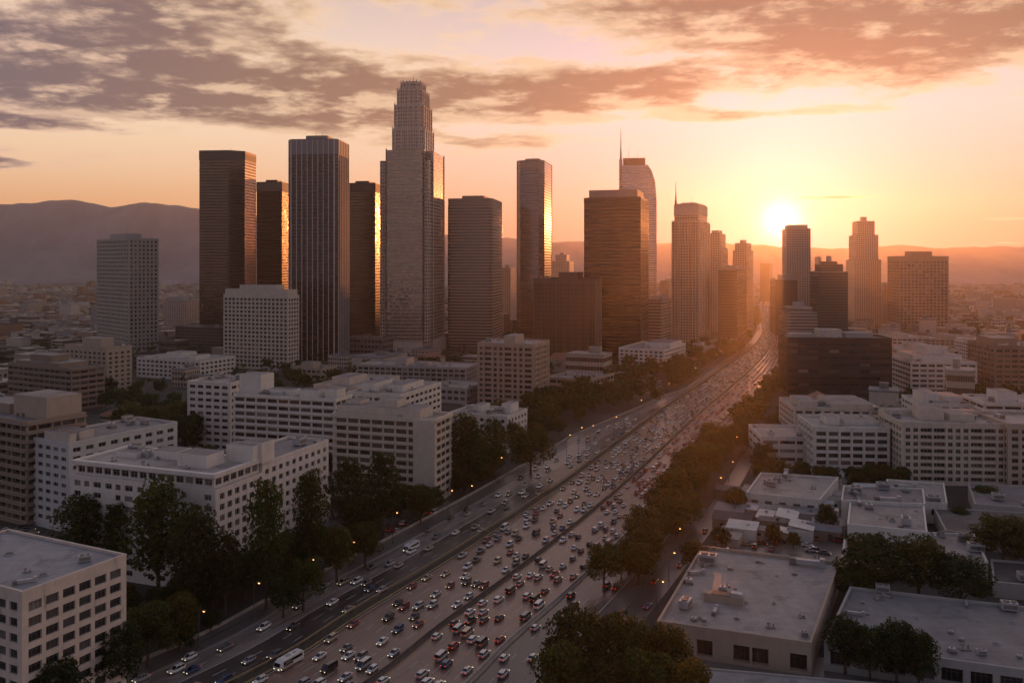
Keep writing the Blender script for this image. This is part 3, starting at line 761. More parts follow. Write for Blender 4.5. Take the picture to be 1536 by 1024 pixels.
for k in range(9): T.mast(q[0]+(q[1]-q[0])*(k/8), hz(236), hz(234)+(k % 3), .2, mc, 'rail_post')
sp = L_+e*2; b = MB(); b.prism([L_-e*.3, L_+e*4, L_+e*4+dv*.3, L_-e*.3+dv*.3], 0, hz(238)); b.build('spire_shaft', [F_T11], T.o)
b = MB(); b.tube([(sp.x, sp.y, hz(238)), (sp.x, sp.y, hz(228)), (sp.x, sp.y, hz(222)), (sp.x, sp.y, hz(210)), (sp.x, sp.y, hz(190))], [1.6, 1.3, .9, .6, .15], 6); b.build('spire', M_CONC, T.o)
T.mast(L_+e*W0*.25, hz(236), hz(218), .25); T.mast(L_+e*W0*.5, hz(236), hz(222), .2); T.done()

# pale residential tower with spire
f = quad(1008, 1049, 1064, 524, 24); h = H(f, 332)
T = tower('residential_tower', 'pale residential tower with balcony grid, set back crown and thin spire', f, F_T12, h, 'apartment tower')
hz = lambda y: hgt(f[1].y, y); q = scaled(T.foot, .88); b = MB(); b.prism(q, h, hz(306)); b.build('upper_storeys', [F_T12], T.o); T.roof(h+.8, M_ROOF, par=.8)
b = MB(); b.prism(scaled(T.foot, .80), hz(318), hz(304)); b.build('crown', M_CREAM, T.o); b = MB(); b.prism(inset(q, -.4), hz(322), hz(306)); b.build('crown_panel', M_CREAM, T.o)
b = MB(); b.prism(scaled(T.foot, .5), hz(306), hz(302)); b.build('penthouse', M_CONC, T.o)
a, b2 = T.foot[0], T.foot[1]; e = (b2-a).normalized(); n = Vector((e.y, -e.x)); ff = [a+e*9+n*2.2, b2-e*9+n*2.2, b2-e*9-n*3, a+e*9-n*3]; b = MB(); b.prism(ff, 0, hz(365)); b.build('bay', [F_T12], T.o)
b = MB(); b.prism([a+e*13+n*2, b2-e*13+n*2, b2-e*13-n*3, a+e*13-n*3], hz(365), hz(357)); b.build('bay_crown', M_CREAM, T.o)
T.fins(a, b2, 0, h, 8, .7, .9, M_CREAM, True, 'pilaster'); T.fins(b2, T.foot[2], 0, h, 4, .7, .9, M_CREAM, True, 'pilaster')
sp = q[0]+e*1.5; b = MB(); b.tube([(sp.x, sp.y, hz(306)), (sp.x, sp.y, hz(298)), (sp.x, sp.y, hz(288)), (sp.x, sp.y, hz(270))], [1.5, 1.0, .5, .12], 6); b.build('spire', M_CONC, T.o); T.mast(c0, hz(302), hz(290), .2); T.done()

def simple(name, label, xs, yb, yt, tex, th=15, dep=None, pent=(.25, .75, 5), cat='skyscraper', tiers=(), mats=None, base=None):
    f = quad(xs[0], xs[1], xs[2], yb, th, dep); h = H(f, yt); T = tower(name, label, f, tex, h, cat); T.wm = mats or M_CONC
    T.roof(h+.5, M_ROOFD, par=.6, units=2)
    z = h
    for k, yy in tiers:
        q = scaled(T.foot, k); zz = H(f, yy); b = MB(); b.prism(q, z-.5, zz); b.build('upper_tier', [tex], T.o); z = zz
    if pent:
        b = MB(); b.prism(scaled(T.foot, (pent[1]-pent[0])*(tiers[-1][0] if tiers else 1)), z, z+pent[2]); b.build('penthouse', mats or M_CONC, T.o)
    return T.done()
simple('residential_tower', 'pale stepped tower directly behind the residential tower with the spire', (1058, 1082, 1092, ), 505, 372, F_RES, 24, None, (.2, .8, 4), 'apartment tower', ((.8, 350),))
simple('office_tower', 'brown mid-rise tower in front of the stepped pale tower near the freeway', (1077, 1106, 1120), 522, 404, F_DRK, 24, None, (.2, .7, 4), 'office tower')
simple('residential_tower', 'hazy pale tower nearest the freeway on its downtown side', (1099, 1120, 1130), 500, 376, F_RES, 24, None, (.3, .7, 4), 'apartment tower', ((.8, 364),))
simple('office_tower', 'broad tower with the setting sun at its shoulder', (1180, 1216, 1227), 502, 343, F_RES, 10, 40, (.1, .9, 5))
simple('office_block', 'hazy mid-rise block at the foot of the sunlit tower beside the freeway', (1163, 1196, 1207), 503, 420, F_DRK, 8, 40, (.2, .6, 6), 'office block')
simple('office_block', 'pale banded block just behind the long dark office slab', (1180, 1226, 1233), 530, 470, F_OFF, 8, 40, (.3, .7, 5), 'office block', ((.75, 462),))
simple('office_tower', 'dark brown stepped-top tower right of the sunlit tower', (1227, 1272, 1281), 513, 408, F_DRK, 8, 40, (.3, .6, 6), 'office tower', ((.75, 396), (.45, 392)))
simple('stepped_tower', 'hazy pale stepped tower standing tall on the far side of the freeway', (1282, 1322, 1329), 492, 390, F_RES, 6, 40, (.3, .6, 6), 'skyscraper', ((.84, 352), (.64, 331)))
simple('office_block', 'small hazy block leaning on the foot of the far stepped tower', (1326, 1342, 1346), 490, 428, F_RES, 6, 30, (.3, .6, 4), 'office block')
simple('office_tower', 'tiny hazy tower at the end of the freeway', (1140, 1154, 1159), 452, 395, F_DRK, 24, None, None, 'office tower')
simple('office_tower', 'small hazy grey tower between the slim glass tower and the dark slab', (826, 854, 861), 470, 392, F_RES, 12, None, (.3, .7, 4), 'office tower', ((.6, 382),))
simple('apartment_tower', 'narrow pale tower peeping out right of the banded tower', (750, 766, 774), 492, 402, F_RES, 14, None, (.3, .7, 4), 'apartment tower')
simple('office_block', 'pale banded block between the dark slab and the residential tower', (968, 992, 1003), 528, 450, F_OFF, 24, 40, (.3, .7, 4), 'office block')
simple('apartment_tower', 'thin distant tower right of the sunlit tower', (1227, 1232, 1235), 480, 386, F_RES, 8, 24, None, 'apartment tower')
simple('apartment_tower', 'distant pale blocky tower behind the silver tower and the residential tower', (990, 1004, 1010), 490, 422, F_RES, 24, 40, (.3, .7, 3), 'apartment tower')
simple('apartment_block', 'distant pale apartment slab left of the dark bronze tower', (246, 280, 300), 500, 452, F_RES, 20, None, (.3, .7, 3), 'apartment block')

# grid tower on the right
f = take(quad(1349, 1423, 1430, 498, 4, 40)); h = H(f, 384); M = plain('tower_brown', (.30, .22, .17), .75, vary=.12)
T = Bld('office_tower', 'wide brown gridded tower standing apart over the low city near the right edge', 'skyscraper', f)
T.wall(0, h, {'bay': 4.6, 'fh': 4.0, 'wr': .66, 'hr': .56, 'mt': 6, 'mb': 2, 'me': .8, 'rec': .5, 'mull': 0}, M); T.roof(h, M_ROOFD, par=1.2, units=3); T.block(h-1, h+6, .3, .72, .2, .75, M); T.done()

# long dark slab
f = take(quad(1181, 1338, 1344, 596, 5, 26)); h = H(f, 507); M = plain('slab_brown', (.04, .024, .019), .6, vary=.15)
T = Bld('office_slab', 'long dark brown office slab with thin window ribbons beside the freeway', 'office block', f)
T.wall(0, h, {'bay': 6.2, 'fh': 4.4, 'wr': .95, 'hr': .48, 'mt': 2.6, 'mb': 1, 'me': .6, 'rec': .5, 'mull': 3}, M); T.roof(h, M_ROOFD, par=1.0, units=9)
T.block(h-1, h+4.5, .34, .56, .3, .8, M_CREAM); T.block(h-1, h+2.5, .60, .86, .3, .8, M_CONC); T.block(h-1, h+1.6, .06, .3, .3, .8, M_CONC); T.done()

# ---- middle distance and near blocks
def blk(name, label, xs, yb, yt, st, wm, th=22, dep=None, cat='office block', roof=M_ROOF, units=5, pents=(), par=.9, frame=None, group=None, over=0, cap=100, pm=None, end=True):
    f = take(quad(xs[0], xs[1], xs[2], yb, th, dep)); h = H(f, yt); T = Bld(name, label, cat, f, group); T.cap = cap
    if frame: T.frame = frame
    T.wall(0, h, st, wm); T.roof(h, roof, par=par, units=units, over=over, pm=pm)
    for p in pents: T.block(h-par, h+p[4], p[0], p[1], p[2], p[3], p[5] if len(p) > 5 else wm)
    T.h = h
    if end: T.done()
    return T
P = lambda bay, fh, wr, hr, **k: dict(bay=bay*.88, fh=fh*.80, wr=wr, hr=hr, **k)

blk('office_block', 'cream office block with a close window grid in front of the ribbed tower', (335, 432, 449), 556, 443, P(4.4, 4.2, .66, .60, mt=2.2, mull=1, rec=.5), M_CREAM, 22, None, units=6,
    pents=((.02, .98, .05, .95, 4.5), (.22, .80, .2, .8, 8.0)), roof=M_ROOFL)
blk('low_office', 'low white courtyard office in front of the grid tower', (205, 300, 353), 572, 541, P(5, 4.2, .62, .5, mull=1), M_WHITE, 24, None, units=9, pents=((.3, .55, .3, .7, 3.5), (.7, .82, .2, .6, 2.5)), roof=M_ROOFL)
blk('low_office', 'small pale pavilion between the cream grid block and the ribbed tower', (438, 482, 506), 572, 552, P(5, 4, .7, .5), M_TAN, 24, units=5, pents=((.2, .6, .2, .7, 3),))
T = blk('office_block', 'brown office block with thick horizontal ledges in the left middle distance', (12, 107, 157), 618, 553, P(5.5, 4.2, .86, .46, mt=1.0, mull=2, ledge=.5, me=.3), M_BROWN, 28, units=6, pents=((.25, .6, .2, .7, 6), (.1, .8, .05, .9, 2.2)))
blk('apartment_block', 'tan apartment block behind the brown ledged office block', (97, 160, 198), 592, 521, P(5, 3.8, .5, .5, mt=3), M_TAN, 28, units=4, pents=((.3, .75, .2, .7, 5),))
blk('low_office', 'two storey brown flat block cut by the left picture edge, beyond the balconied block', (-60, 55, 90), 655, 604, P(5, 4, .7, .5, mull=2), M_BROWN, 26, units=7)
T = blk('apartment_block', 'brown balconied block at the left edge beside the white hotel', (-70, 40, 129), 790, 632, P(4.6, 3.7, .8, .52, mt=1.2, ledge=.9, me=.4, mull=2, pat=[1, 1.6]), plain('wall_umber', (.30, .23, .18), .75, vary=.16), 30, units=4, pents=((.55, .98, .35, .95, 6.5, M_TAN), (.1, .45, .4, .8, 2.5)), cat='apartment block')

# white hotel: two wings, a crown storey set back, stair tower, rear wing
WST = P(4.2, 3.5, .55, .47, mt=1.2, mb=2.0, rec=.35, mull=1)
fm = take(quad(106, 323, 397, 893, 20)); h = H(fm, 716)
T = Bld('hotel', 'large white slab block with tall trees against it, the biggest beside the freeway', 'apartment block', fm); T.sub = True; T.frame = M_WFRAME; M_HOT = plain('render_white', (.72, .65, .59), .75, vary=.20)
L_, C_, Rr, F_ = T.foot; u = (L_-C_).normalized(); v = (Rr-C_).normalized(); a = (L_-C_).length; d = (Rr-C_).length
T.wall(0, h-3.6, [P(4.2, 3.5, .62, .54, mt=.5, mb=.7, rec=.35, skip=.08, pat=[1, .8, 1.2]), P(3.5, 3.5, .62, .58, mt=.5, mb=.7, rec=.35, me=1.2), None, None], M_HOT)
# top storey set back behind a gallery
up = [C_+u*a*.99+v*1.5, C_+u*1.6+v*1.5, C_+u*1.6+v*d*.98, C_+u*a*.99+v*d*.98]
T.roof(h-3.2, M_ROOF, par=.7); T.wall(h-3.6, h-.2, [P(3.4, 3.2, .8, .62, mt=.4, mb=.2, me=.3), P(3.4, 3.2, .8, .62, mt=.4, mb=.2, me=.3), None, None], M_HOT, up, 'top_storey')
T.roof(h+.5, M_ROOFL, up, par=.6, units=10, over=1.0, thick=.4)
T.block(h-.6, h+3.4, .62, .82, .35, .70, M_HOT); T.block(h-.6, h+2.2, .36, .52, .6, .9, M_HOT); T.block(h-.6, h+1.4, .12, .26, .5, .85, M_HOT); T.block(h-.6, h+4.6, .80, .98, .80, 1.04, M_HOT, 'stair_tower')
wing = [Rr+u*16, Rr+u*.8, Rr+u*.8+v*34, Rr+u*16+v*34]
T.wall(0, h-.8, [None, P(3.9, 3.5, .55, .5, mt=1.6, mb=2.0, rec=.35), None, None], M_HOT, wing, 'rear_wing'); T.roof(h-.8, M_ROOF, wing, par=.7, units=4)
T.block(h-.8, h+5.0, .86, 1.0, .94, 1.22, M_HOT, 'stair_tower')
T.done(); BUSY.append((T.c+(Rr+v*17), 22))
f2 = take(quad(42, 103, 266, 800, 29)); h2 = H(f2, 664)
T = Bld('apartment_block', 'long pale grey wing joining the white slab block, with a flat felt roof', 'apartment block', f2); T.frame = M_WFRAME; T.sub = True
T.wall(0, h2, [P(4.2, 3.5, .62, .46, mt=1.4, mb=2.0, rec=.35), P(5.2, 3.5, .6, .5, mt=1.4, mb=2.0, rec=.35), None, None], plain('render_grey', (.56, .54, .53), .75, vary=.18))
T.roof(h2, M_ROOF, par=.8, units=7); T.block(h2-.8, h2+2.0, .2, .8, .16, .28, M_CREAM); T.block(h2-.8, h2+2.4, .35, .95, .02, .08, M_CREAM); T.done()
blk('shed', 'small pale annex peeping out behind the white slab block and the trees', (455, 488, 496), 778, 742, P(4, 3.5, .5, .4), M_WHITE, 22, units=1, cat='annex')

# near office block, bottom left
f = take(quad(-150, 33, 189.5, 1125, 26)); h = H(f, 887)
T = Bld('office_block', 'nearest cream office block with stained parapet and a wide flat roof', 'office block', f); T.sub = True; T.frame = M_FRAME
def stained(key, col):
    def fn(t, b):
        g = t.n('ShaderNodeNewGeometry').outputs['Position']; sp = t.n('ShaderNodeSeparateXYZ', None, Vector=g)
        n = t.noise(g, .3, 6, .62); st = t.noise(t.vm('MULTIPLY', g, (.55, .55, .10)), 1.6, 6, .7)
        k = t.m('MULTIPLY', t.smooth(st, .57, .70), .5)
        c = t.vm('SCALE', col, sc=t.m('ADD', t.m('MULTIPLY', n, .7), .65))
        t.put(b.inputs['Base Color'], t.mix(k, c, (.10, .075, .06))); b.inputs['Roughness'].default_value = .8
    return mat(key, fn)
M_ST = stained('wall_stained', (.66, .55, .47))
T.wall(0, h, [P(3.7, 3.4, .70, .58, mt=1.7, mb=1, rec=.4, me=.8, mull=2), P(3.55, 3.4, .76, .60, mt=1.9, mb=1, rec=.45, me=.8, mull=2), None, None], M_ST)
T.roof(h, roofing('roof_blue_grey', (.27, .27, .29)), par=.5, thick=.45); T.done(); NEARB = T; T.h = h

# long white apartment slab and its nearer neighbour
T = blk('apartment_block', 'long white ribbon-windowed slab behind the white hotel, with a tall roof house', (350, 503, 528), 715, 598, P(5.6, 3.5, .86, .50, mt=1.0, mb=1, mull=3, ledge=.35, me=.5), M_WHITE, 18, None, cat='apartment block', roof=M_ROOFL, units=14,
    pents=((.0, .22, .3, 1.0, 7.5), (.3, .55, .3, .7, 2.0), (.62, .80, .2, .6, 2.5), (.85, .97, .3, .8, 3.0)), frame=M_FRAME)
blk('apartment_block', 'low wing with a pinkish roof at the far end of the long white slab', (281, 345, 372), 690, 574, P(5, 3.5, .7, .46, mt=1), M_WHITE, 18, 20, cat='apartment block', roof=M_ROOFL)
T = blk('apartment_block', 'cream slab with brown window ribbons and a blank end wall near the freeway', (499, 653, 677), 757, 629, P(5.4, 3.6, .84, .54, mt=1.0, mb=1, mull=3, ledge=.45, me=1.2), M_CREAM, 18, None, cat='apartment block', roof=M_ROOFL, units=12,
    pents=((.02, .84, .12, .88, 2.8), (.42, .60, .2, .7, 5.5), (.05, .2, .4, .9, 4.0)), frame=M_FRAME, over=.5, end=False)
e = (T.foot[1]-T.foot[0]).normalized(); n = Vector((e.y, -e.x)); p = T.foot[1]-e*7.5+n*.45
b = MB(); b.prism([p+n*.9-e*.5, p+e*7.8+n*.9, p+e*7.8-n*.3, p-n*.3-e*.5], 0, T.h-.3); b.build('end_wall', M_CREAM, T.o); T.done()
blk('apartment_block', 'low roofed block with shiny roof plant behind the cream ribbon-windowed slab', (520, 600, 662), 690, 592, P(5, 3.6, .7, .46), M_WHITE, 20, cat='apartment block', units=12, pents=((.1, .35, .2, .6, 3), (.5, .8, .3, .8, 2.2)), roof=M_ROOFL)
blk('apartment_block', 'low white rooftop block directly behind the long white slab', (470, 536, 600), 650, 580, P(5, 3.6, .7, .46), M_CREAM, 20, cat='apartment block', units=10, pents=((.2, .6, .2, .6, 3),), roof=M_ROOFL)
blk('apartment_block', 'white six storey block half hidden by trees beside the freeway', (675, 761, 791), 680, 624, P(4.2, 3.5, .5, .52, mt=1.2, mb=1), M_WHITE, 24, cat='apartment block', roof=M_ROOFL, units=8, pents=((.72, .88, .5, .9, 3.5), (.25, .4, .4, .8, 2.2)))
blk('low_office', 'long low grey ribbed office with a pale roof left of the tan tower', (536, 699, 717), 590, 551, P(4.6, 4.0, .78, .62, mt=1.2, pier=.5, pw=.7, me=.3), M_CONC, 14, None, units=14, roof=M_ROOFL, pents=((.32, .42, .3, .8, 3.5), (.5, .62, .3, .6, 1.5)))
blk('low_office', 'flat low building just below the long ribbed office', (640, 700, 730), 606, 582, P(5, 3.8, .7, .5), M_CONC, 20, units=7, roof=M_ROOFL)
blk('apartment_tower', 'tan mid-rise apartment tower with balcony recesses in the middle of the picture', (716, 800, 824), 612, 516, P(4.7, 3.9, .55, .60, mt=2, mb=1, mull=1, rec=.5, pier=.35, pw=.9, pat=[1, 1.5, 1]), M_TAN, 20, None, units=5, cat='apartment tower', roof=M_ROOFL, pents=((.42, .62, .2, .7, 4),))
blk('low_office', 'low banded office building with a flat roof right of the tan mid-rise tower', (822, 884, 921), 592, 569, P(6, 4, .85, .5), M_TAN, 30, units=10, over=.5)
blk('office_block', 'bright white five storey office in two steps beside the tree belt', (928, 996, 1029), 556, 524, P(4.4, 3.8, .62, .5, mt=1.4), M_WHITE, 27, None, units=4, roof=M_ROOFL, pents=((.4, .95, .35, .9, 3),))
blk('low_office', 'small white-roofed hut among the trees left of the freeway', (945, 972, 992), 590, 577, P(5, 3.6, .7, .4), M_CONC, 30, units=2, roof=M_ROOFL)
blk('low_office', 'low terraced white building at the foot of the residential tower', (1024, 1052, 1072), 540, 524, P(4, 3.6, .7, .5), M_CREAM, 30, units=6, pents=((.3, .6, .3, .8, 4),))
blk('low_office', 'pale low building among trees below the brown mid-rise tower', (1062, 1090, 1106), 528, 512, P(4, 3.6, .7, .5), M_CREAM, 32, units=3)

# right side of the freeway
T = blk('apartment_block', 'white block framed by a bold grid of window bays, right of the freeway trees', (1221, 1335, 1338), 716, 641, P(5.4, 3.5, .80, .58, mt=1.6, mb=1, mull=3, rec=.6, pier=.4, pw=.7, me=.5), M_WHITE, 5, 27, cat='apartment block', roof=M_ROOFL, units=6, pents=((.25, .42, .3, .7, 2.2), (.5, .96, .35, .9, 1.0)))
blk('office_block', 'lower white wing with ribbon windows joined to the bold grid block', (1141, 1222, 1224), 700, 655, P(9, 4.0, .90, .40, mt=1.0, mb=1, mull=5), M_WHITE, 5, 27, roof=M_ROOFL, units=6)
blk('apartment_block', 'low roof with scattered plant right behind the bold grid block', (1190, 1322, 1326), 672, 612, P(5, 3.6, .7, .46), M_CREAM, 5, 30, cat='apartment block', roof=M_ROOFL, units=14, pents=((.1, .3, .1, .8, 2), (.45, .9, .0, .9, 1.8)))
T = blk('apartment_block', 'broad cream block with paired square windows at the right of the bold grid block', (1353, 1511, 1513), 730, 635, P(4.3, 3.45, .62, .60, mt=1.8, mb=1, mull=1, me=.8, pat=[1, 1, 1.7, 1.7, 1]), M_CREAM, 5, 27, cat='apartment block', roof=M_ROOFL, units=9, pents=((.28, .5, .35, .8, 3.2), (.55, .78, .3, .8, 1.8), (.0, .97, .75, .98, 1.2)), frame=M_WFRAME)
blk('apartment_block', 'cream block at the far right edge touching the broad paired-window block', (1512, 1640, 1650), 736, 637, P(4.3, 3.45, .66, .56, mt=1.8, mb=1, me=.8), plain('wall_sand', (.46, .38, .31), .75), 5, 27, cat='apartment block', roof=M_ROOFL, units=5)
blk('apartment_block', 'white terraced block with curved looking roof clutter behind the broad cream block', (1378, 1475, 1490), 668, 606, P(5, 3.6, .7, .46), M_WHITE, 8, 26, cat='apartment block', roof=M_ROOFL, units=10, pents=((.1, .35, .1, .7, 4), (.45, .75, .2, .8, 2.5)))
blk('apartment_block', 'white block with horizontal bands at the right edge behind the broad cream block', (1476, 1620, 1640), 680, 606, P(9, 3.6, .9, .42, ledge=.4), M_WHITE, 8, 26, cat='apartment block', roof=M_ROOFL, units=8, pents=((.2, .4, .2, .7, 4),))
blk('apartment_block', 'white banded block with stepped roof house below the wide gridded tower', (1366, 1466, 1470), 594, 543, P(5.4, 4, .8, .46, mt=1.2, ledge=.4, mull=2), M_WHITE, 6, 40, cat='apartment block', roof=M_ROOFL, units=8, pents=((.1, .85, .2, .9, 3.5), (.35, .65, .3, .8, 8)))
blk('office_block', 'dark brown gridded block at the right edge above the white apartment roofs', (1492, 1600, 1610), 596, 519, P(5.5, 4.2, .78, .55, mt=2, pier=.5, pw=.8), M_BROWN, 6, 40, units=5, pents=((.05, .4, .2, .8, 4),))
for lab, xs, yb, yt, w in (('pale low block right behind the white banded block below the gridded tower', (1345, 1440, 1446), 552, 524, M_CREAM), ('pale low block between the dark slab and the gridded tower', (1330, 1392, 1398), 528, 506, M_CREAM), ('tan low block below the foot of the far gridded tower', (1395, 1470, 1476), 530, 508, M_TAN),
                           ('white low block near the right edge behind the dark brown gridded block', (1462, 1530, 1540), 545, 515, M_WHITE), ('small white block with steps right of the long dark slab', (1344, 1376, 1380), 576, 548, M_WHITE)):
    blk('low_office', lab, xs, yb, yt, P(5, 4, .75, .48, mull=1), w, 5, 40, units=5, roof=M_ROOFL, pents=((.3, .6, .2, .7, 3),))

# ---- low commercial buildings in front on the right
def flat(name, label, poly, h, wm, rm, par=.7, units=0, st=None, cat='warehouse', over=0.0, small=4):
    poly = take([Vector(p) for p in poly]); T = Bld(name, label, cat, poly); T.cap = 100
    T.wall(0, h, st, wm); r = T.roof(h, rm, par=par, units=units, thick=.45, over=over); T.h = h; T.r = r
    for _ in range(small):
        p = T.inside(T.foot, 2.0); part('roof_unit', roof_unit_mesh(T.rnd.choice(('vent', 'vent', 'sky', 'fan', 'duct'))), r, (p.x, p.y, h-par), T.rnd.random()*3).scale = [.35+.4*T.rnd.random()]*3
    return T
def Gh(px, py, h):
    D = FPX*(HC-h)/(py-HZ); return Vector(((px-768)/FPX*D, D))
hW = 7.0
W1 = flat('warehouse', 'large flat-roofed warehouse with a pale parapet beside the freeway trees', [Gh(986, 930, hW), Gh(1217, 963, hW), Gh(1259, 842, hW), Gh(1053, 818, hW)], hW, M_TAN, roofing('roof_worn', (.31, .29, .28)), par=.8,
          st=[P(4.4, 5.6, .88, .74, mt=1.9, mb=.2, rec=1.6, mull=2, skip=.30, sill=.3), P(9, 6, .12, .3), None, None], small=16); W1.done()
hW2 = 6.0
W2 = flat('warehouse', 'wide dark-roofed warehouse behind a tree row at the right edge', [Gh(1236, 962, hW2), Gh(1640, 1018, hW2), Gh(1640, 921, hW2), Gh(1275, 879, hW2)], hW2, M_CONC, roofing('roof_slate', (.20, .195, .20)), par=.6,
          st=[P(6, 5, .75, .6, mt=1.0, mb=.3, rec=.8, mull=3), None, None, None], small=16); W2.done()
hW3 = 6.5
W3 = flat('workshop', 'pale flat workshop roof at the far side of the cluttered yard', [Gh(1119, 738, hW3), Gh(1230, 749, hW3), Gh(1258, 715, hW3), Gh(1141, 708, hW3)], hW3, M_WHITE, M_ROOFL, par=.6, units=5, st=[P(5, 4, .5, .4), None, None, None]); W3.done()
hW4 = 8.0
W4 = flat('shop_building', 'white two storey shop building with small dark windows above the tree row', [Gh(1271, 785, hW4), Gh(1391, 797, hW4), Gh(1386, 756, hW4), Gh(1275, 750, hW4)], hW4, plain('wall_bright', (.72, .68, .63), .7, vary=.12), M_ROOFL, par=.5, units=4,
          st=[P(6, 4.5, .34, .38, mt=2.4, mb=1), P(6, 4.5, .3, .3, mt=2.4), None, None], cat='shop building'); W4.done()
T = flat('shop_building', 'grey-roofed lean building tucked right behind the white shop building', [Gh(1262, 752, 8), Gh(1388, 758, 8), Gh(1385, 735, 8), Gh(1265, 730, 8)], 8.6, M_WHITE, M_ROOF, par=.5, units=8, cat='shop building'); T.done()
T = flat('shop_building', 'white angular roofed building below the broad cream block', [Gh(1326, 748, 7), Gh(1421, 754, 7), Gh(1416, 724, 7), Gh(1330, 718, 7)], 7, M_WHITE, M_ROOFL, par=.8, units=5, cat='shop building', st=[P(6, 4, .4, .4), None, None, None]); T.done()
T = flat('workshop', 'grey flat shed roof at the right edge below the sand coloured block', [Gh(1462, 755, 6), Gh(1640, 768, 6), Gh(1640, 735, 6), Gh(1452, 724, 6)], 6, M_CONC, M_ROOF, par=.5, units=3); T.done()
T = flat('workshop', 'long dark-roofed shed at the right edge above the tree clump', [Gh(1418, 795, 5), Gh(1640, 816, 5), Gh(1640, 775, 5), Gh(1400, 760, 5)], 5, M_CONC, M_ROOFD, par=.3); T.done()
T = flat('workshop', 'small pale workshop with a stained roof right of the white shop building', [Gh(1392, 836, 5.5), Gh(1482, 842, 5.5), Gh(1462, 801, 5.5), Gh(1385, 797, 5.5)], 5.5, M_WHITE, M_ROOFL, par=.6, units=4, st=[P(6, 4, .3, .4), P(6, 4, .3, .4), None, None]); T.done()
T = flat('workshop', 'low pale annex in front of the white shop building, partly behind trees', [Gh(1262, 838, 4.5), Gh(1388, 846, 4.5), Gh(1386, 812, 4.5), Gh(1266, 808, 4.5)], 4.5, M_WHITE, M_ROOFL, par=.4, units=2); T.done()
T = flat('workshop', 'flat shed with pale trim at the right edge behind the wide dark-roofed warehouse', [Gh(1490, 872, 4), Gh(1640, 885, 4), Gh(1640, 850, 4), Gh(1486, 838, 4)], 4, M_CONC, M_ROOFD, par=.5, units=2); T.done()
T = flat('warehouse', 'low pale concrete roof along the bottom edge in front of the large warehouse', [Gh(1020, 1060, 2.2), Gh(1640, 1100, 2.2), Gh(1640, 1052, 2.2), Gh(1040, 999, 2.2)], 2.2, M_CONC, roofing('roof_concrete', (.28, .275, .275)), par=.25, units=0); T.done(); W0 = T

# ------------------------------------------------------------------ trees
def tree_proto(seed, kind, n_clump, n_leaf, leaf, mats):
    """unit tree: height 1, crown about .7 wide; returns trunk and crown meshes"""
    r = random.Random(seed); tr = MB(); cr = MB(); cl = []
    tall = kind == 'tall'
    top = .80 if tall else .62
    lean = Vector((r.uniform(-.04, .04), r.uniform(-.04, .04)))
    pts = [(lean.x*k*k, lean.y*k*k, k*top) for k in (0, .25, .5, .75, 1.0)]
    w = .014 if tall else .022
    tr.tube(pts, [w*1.5, w*1.1, w*.95, w*.7, w*.35], 6)
    for i in range(n_clump):
        if tall:
            z = .34+.62*(i+.5)/n_clump; a = i*2.4+r.uniform(-.4, .4); prof = math.sin(math.pi*min(1, max(.05, (z-.22)/.80)))**.7
            d = r.uniform(.15, 1.0)**.6*.21*prof; rad = r.uniform(.060, .115)*(.7+.5*prof)
        else:
            z = .34+.58*((i+.5)/n_clump)**.8; a = i*2.4+r.uniform(-.5, .5); q = (z-.58)/.42; prof = math.sqrt(max(.04, 1-q*q))
            d = r.uniform(.2, 1.0)**.55*.33*prof; rad = r.uniform(.085, .15)
        c = Vector((math.cos(a)*d, math.sin(a)*d, z+r.uniform(-.03, .03))); cl.append((c, rad))
        zb = max(.18, min(top*.95, z-.12-d*.5)); b0 = Vector((lean.x*(zb/top)**2, lean.y*(zb/top)**2, zb))
        if i % 2 == 0: tr.tube([b0, b0.lerp(c, .55)+Vector((0, 0, .02)), c], [w*.45, w*.28, w*.12], 4, 0, False)
    for c, rad in cl:
        for _ in range(n_leaf):
            d = Vector((r.gauss(0, 1), r.gauss(0, 1), r.gauss(0, 1))).normalized()
            p = c+Vector((d.x, d.y, d.z*.8))*rad*(r.uniform(.45, 1.0)**.5+r.uniform(0, .18))
            n = (d*.8+Vector((r.gauss(0, .6), r.gauss(0, .6), r.gauss(0, .6)+.3))).normalized()
            t = n.cross(Vector((r.gauss(0, 1), r.gauss(0, 1), r.gauss(0, 1)))).normalized(); b = n.cross(t); s = leaf*r.uniform(.6, 1.35)
            cr.face([p-t*s*.5, p-b*s*.38, p+t*s*.5, p+b*s*.38])
    return tr.mesh('trunk', M_BARK), cr.mesh('crown', mats)
TP = {'round': [tree_proto(3+i, 'round', 36, 190, .034, m) for i, m in enumerate((M_LEAFD, M_LEAF2, M_LEAF))],
      'tall': [tree_proto(13+i, 'tall', 44, 115, .027, m) for i, m in enumerate((M_LEAFD, M_LEAFD, M_LEAF))],
      'far': [tree_proto(23+i, 'round', 20, 46, .080, m) for i, m in enumerate((M_LEAF, M_LEAF2))]}
TREES = []; FARM = MB()
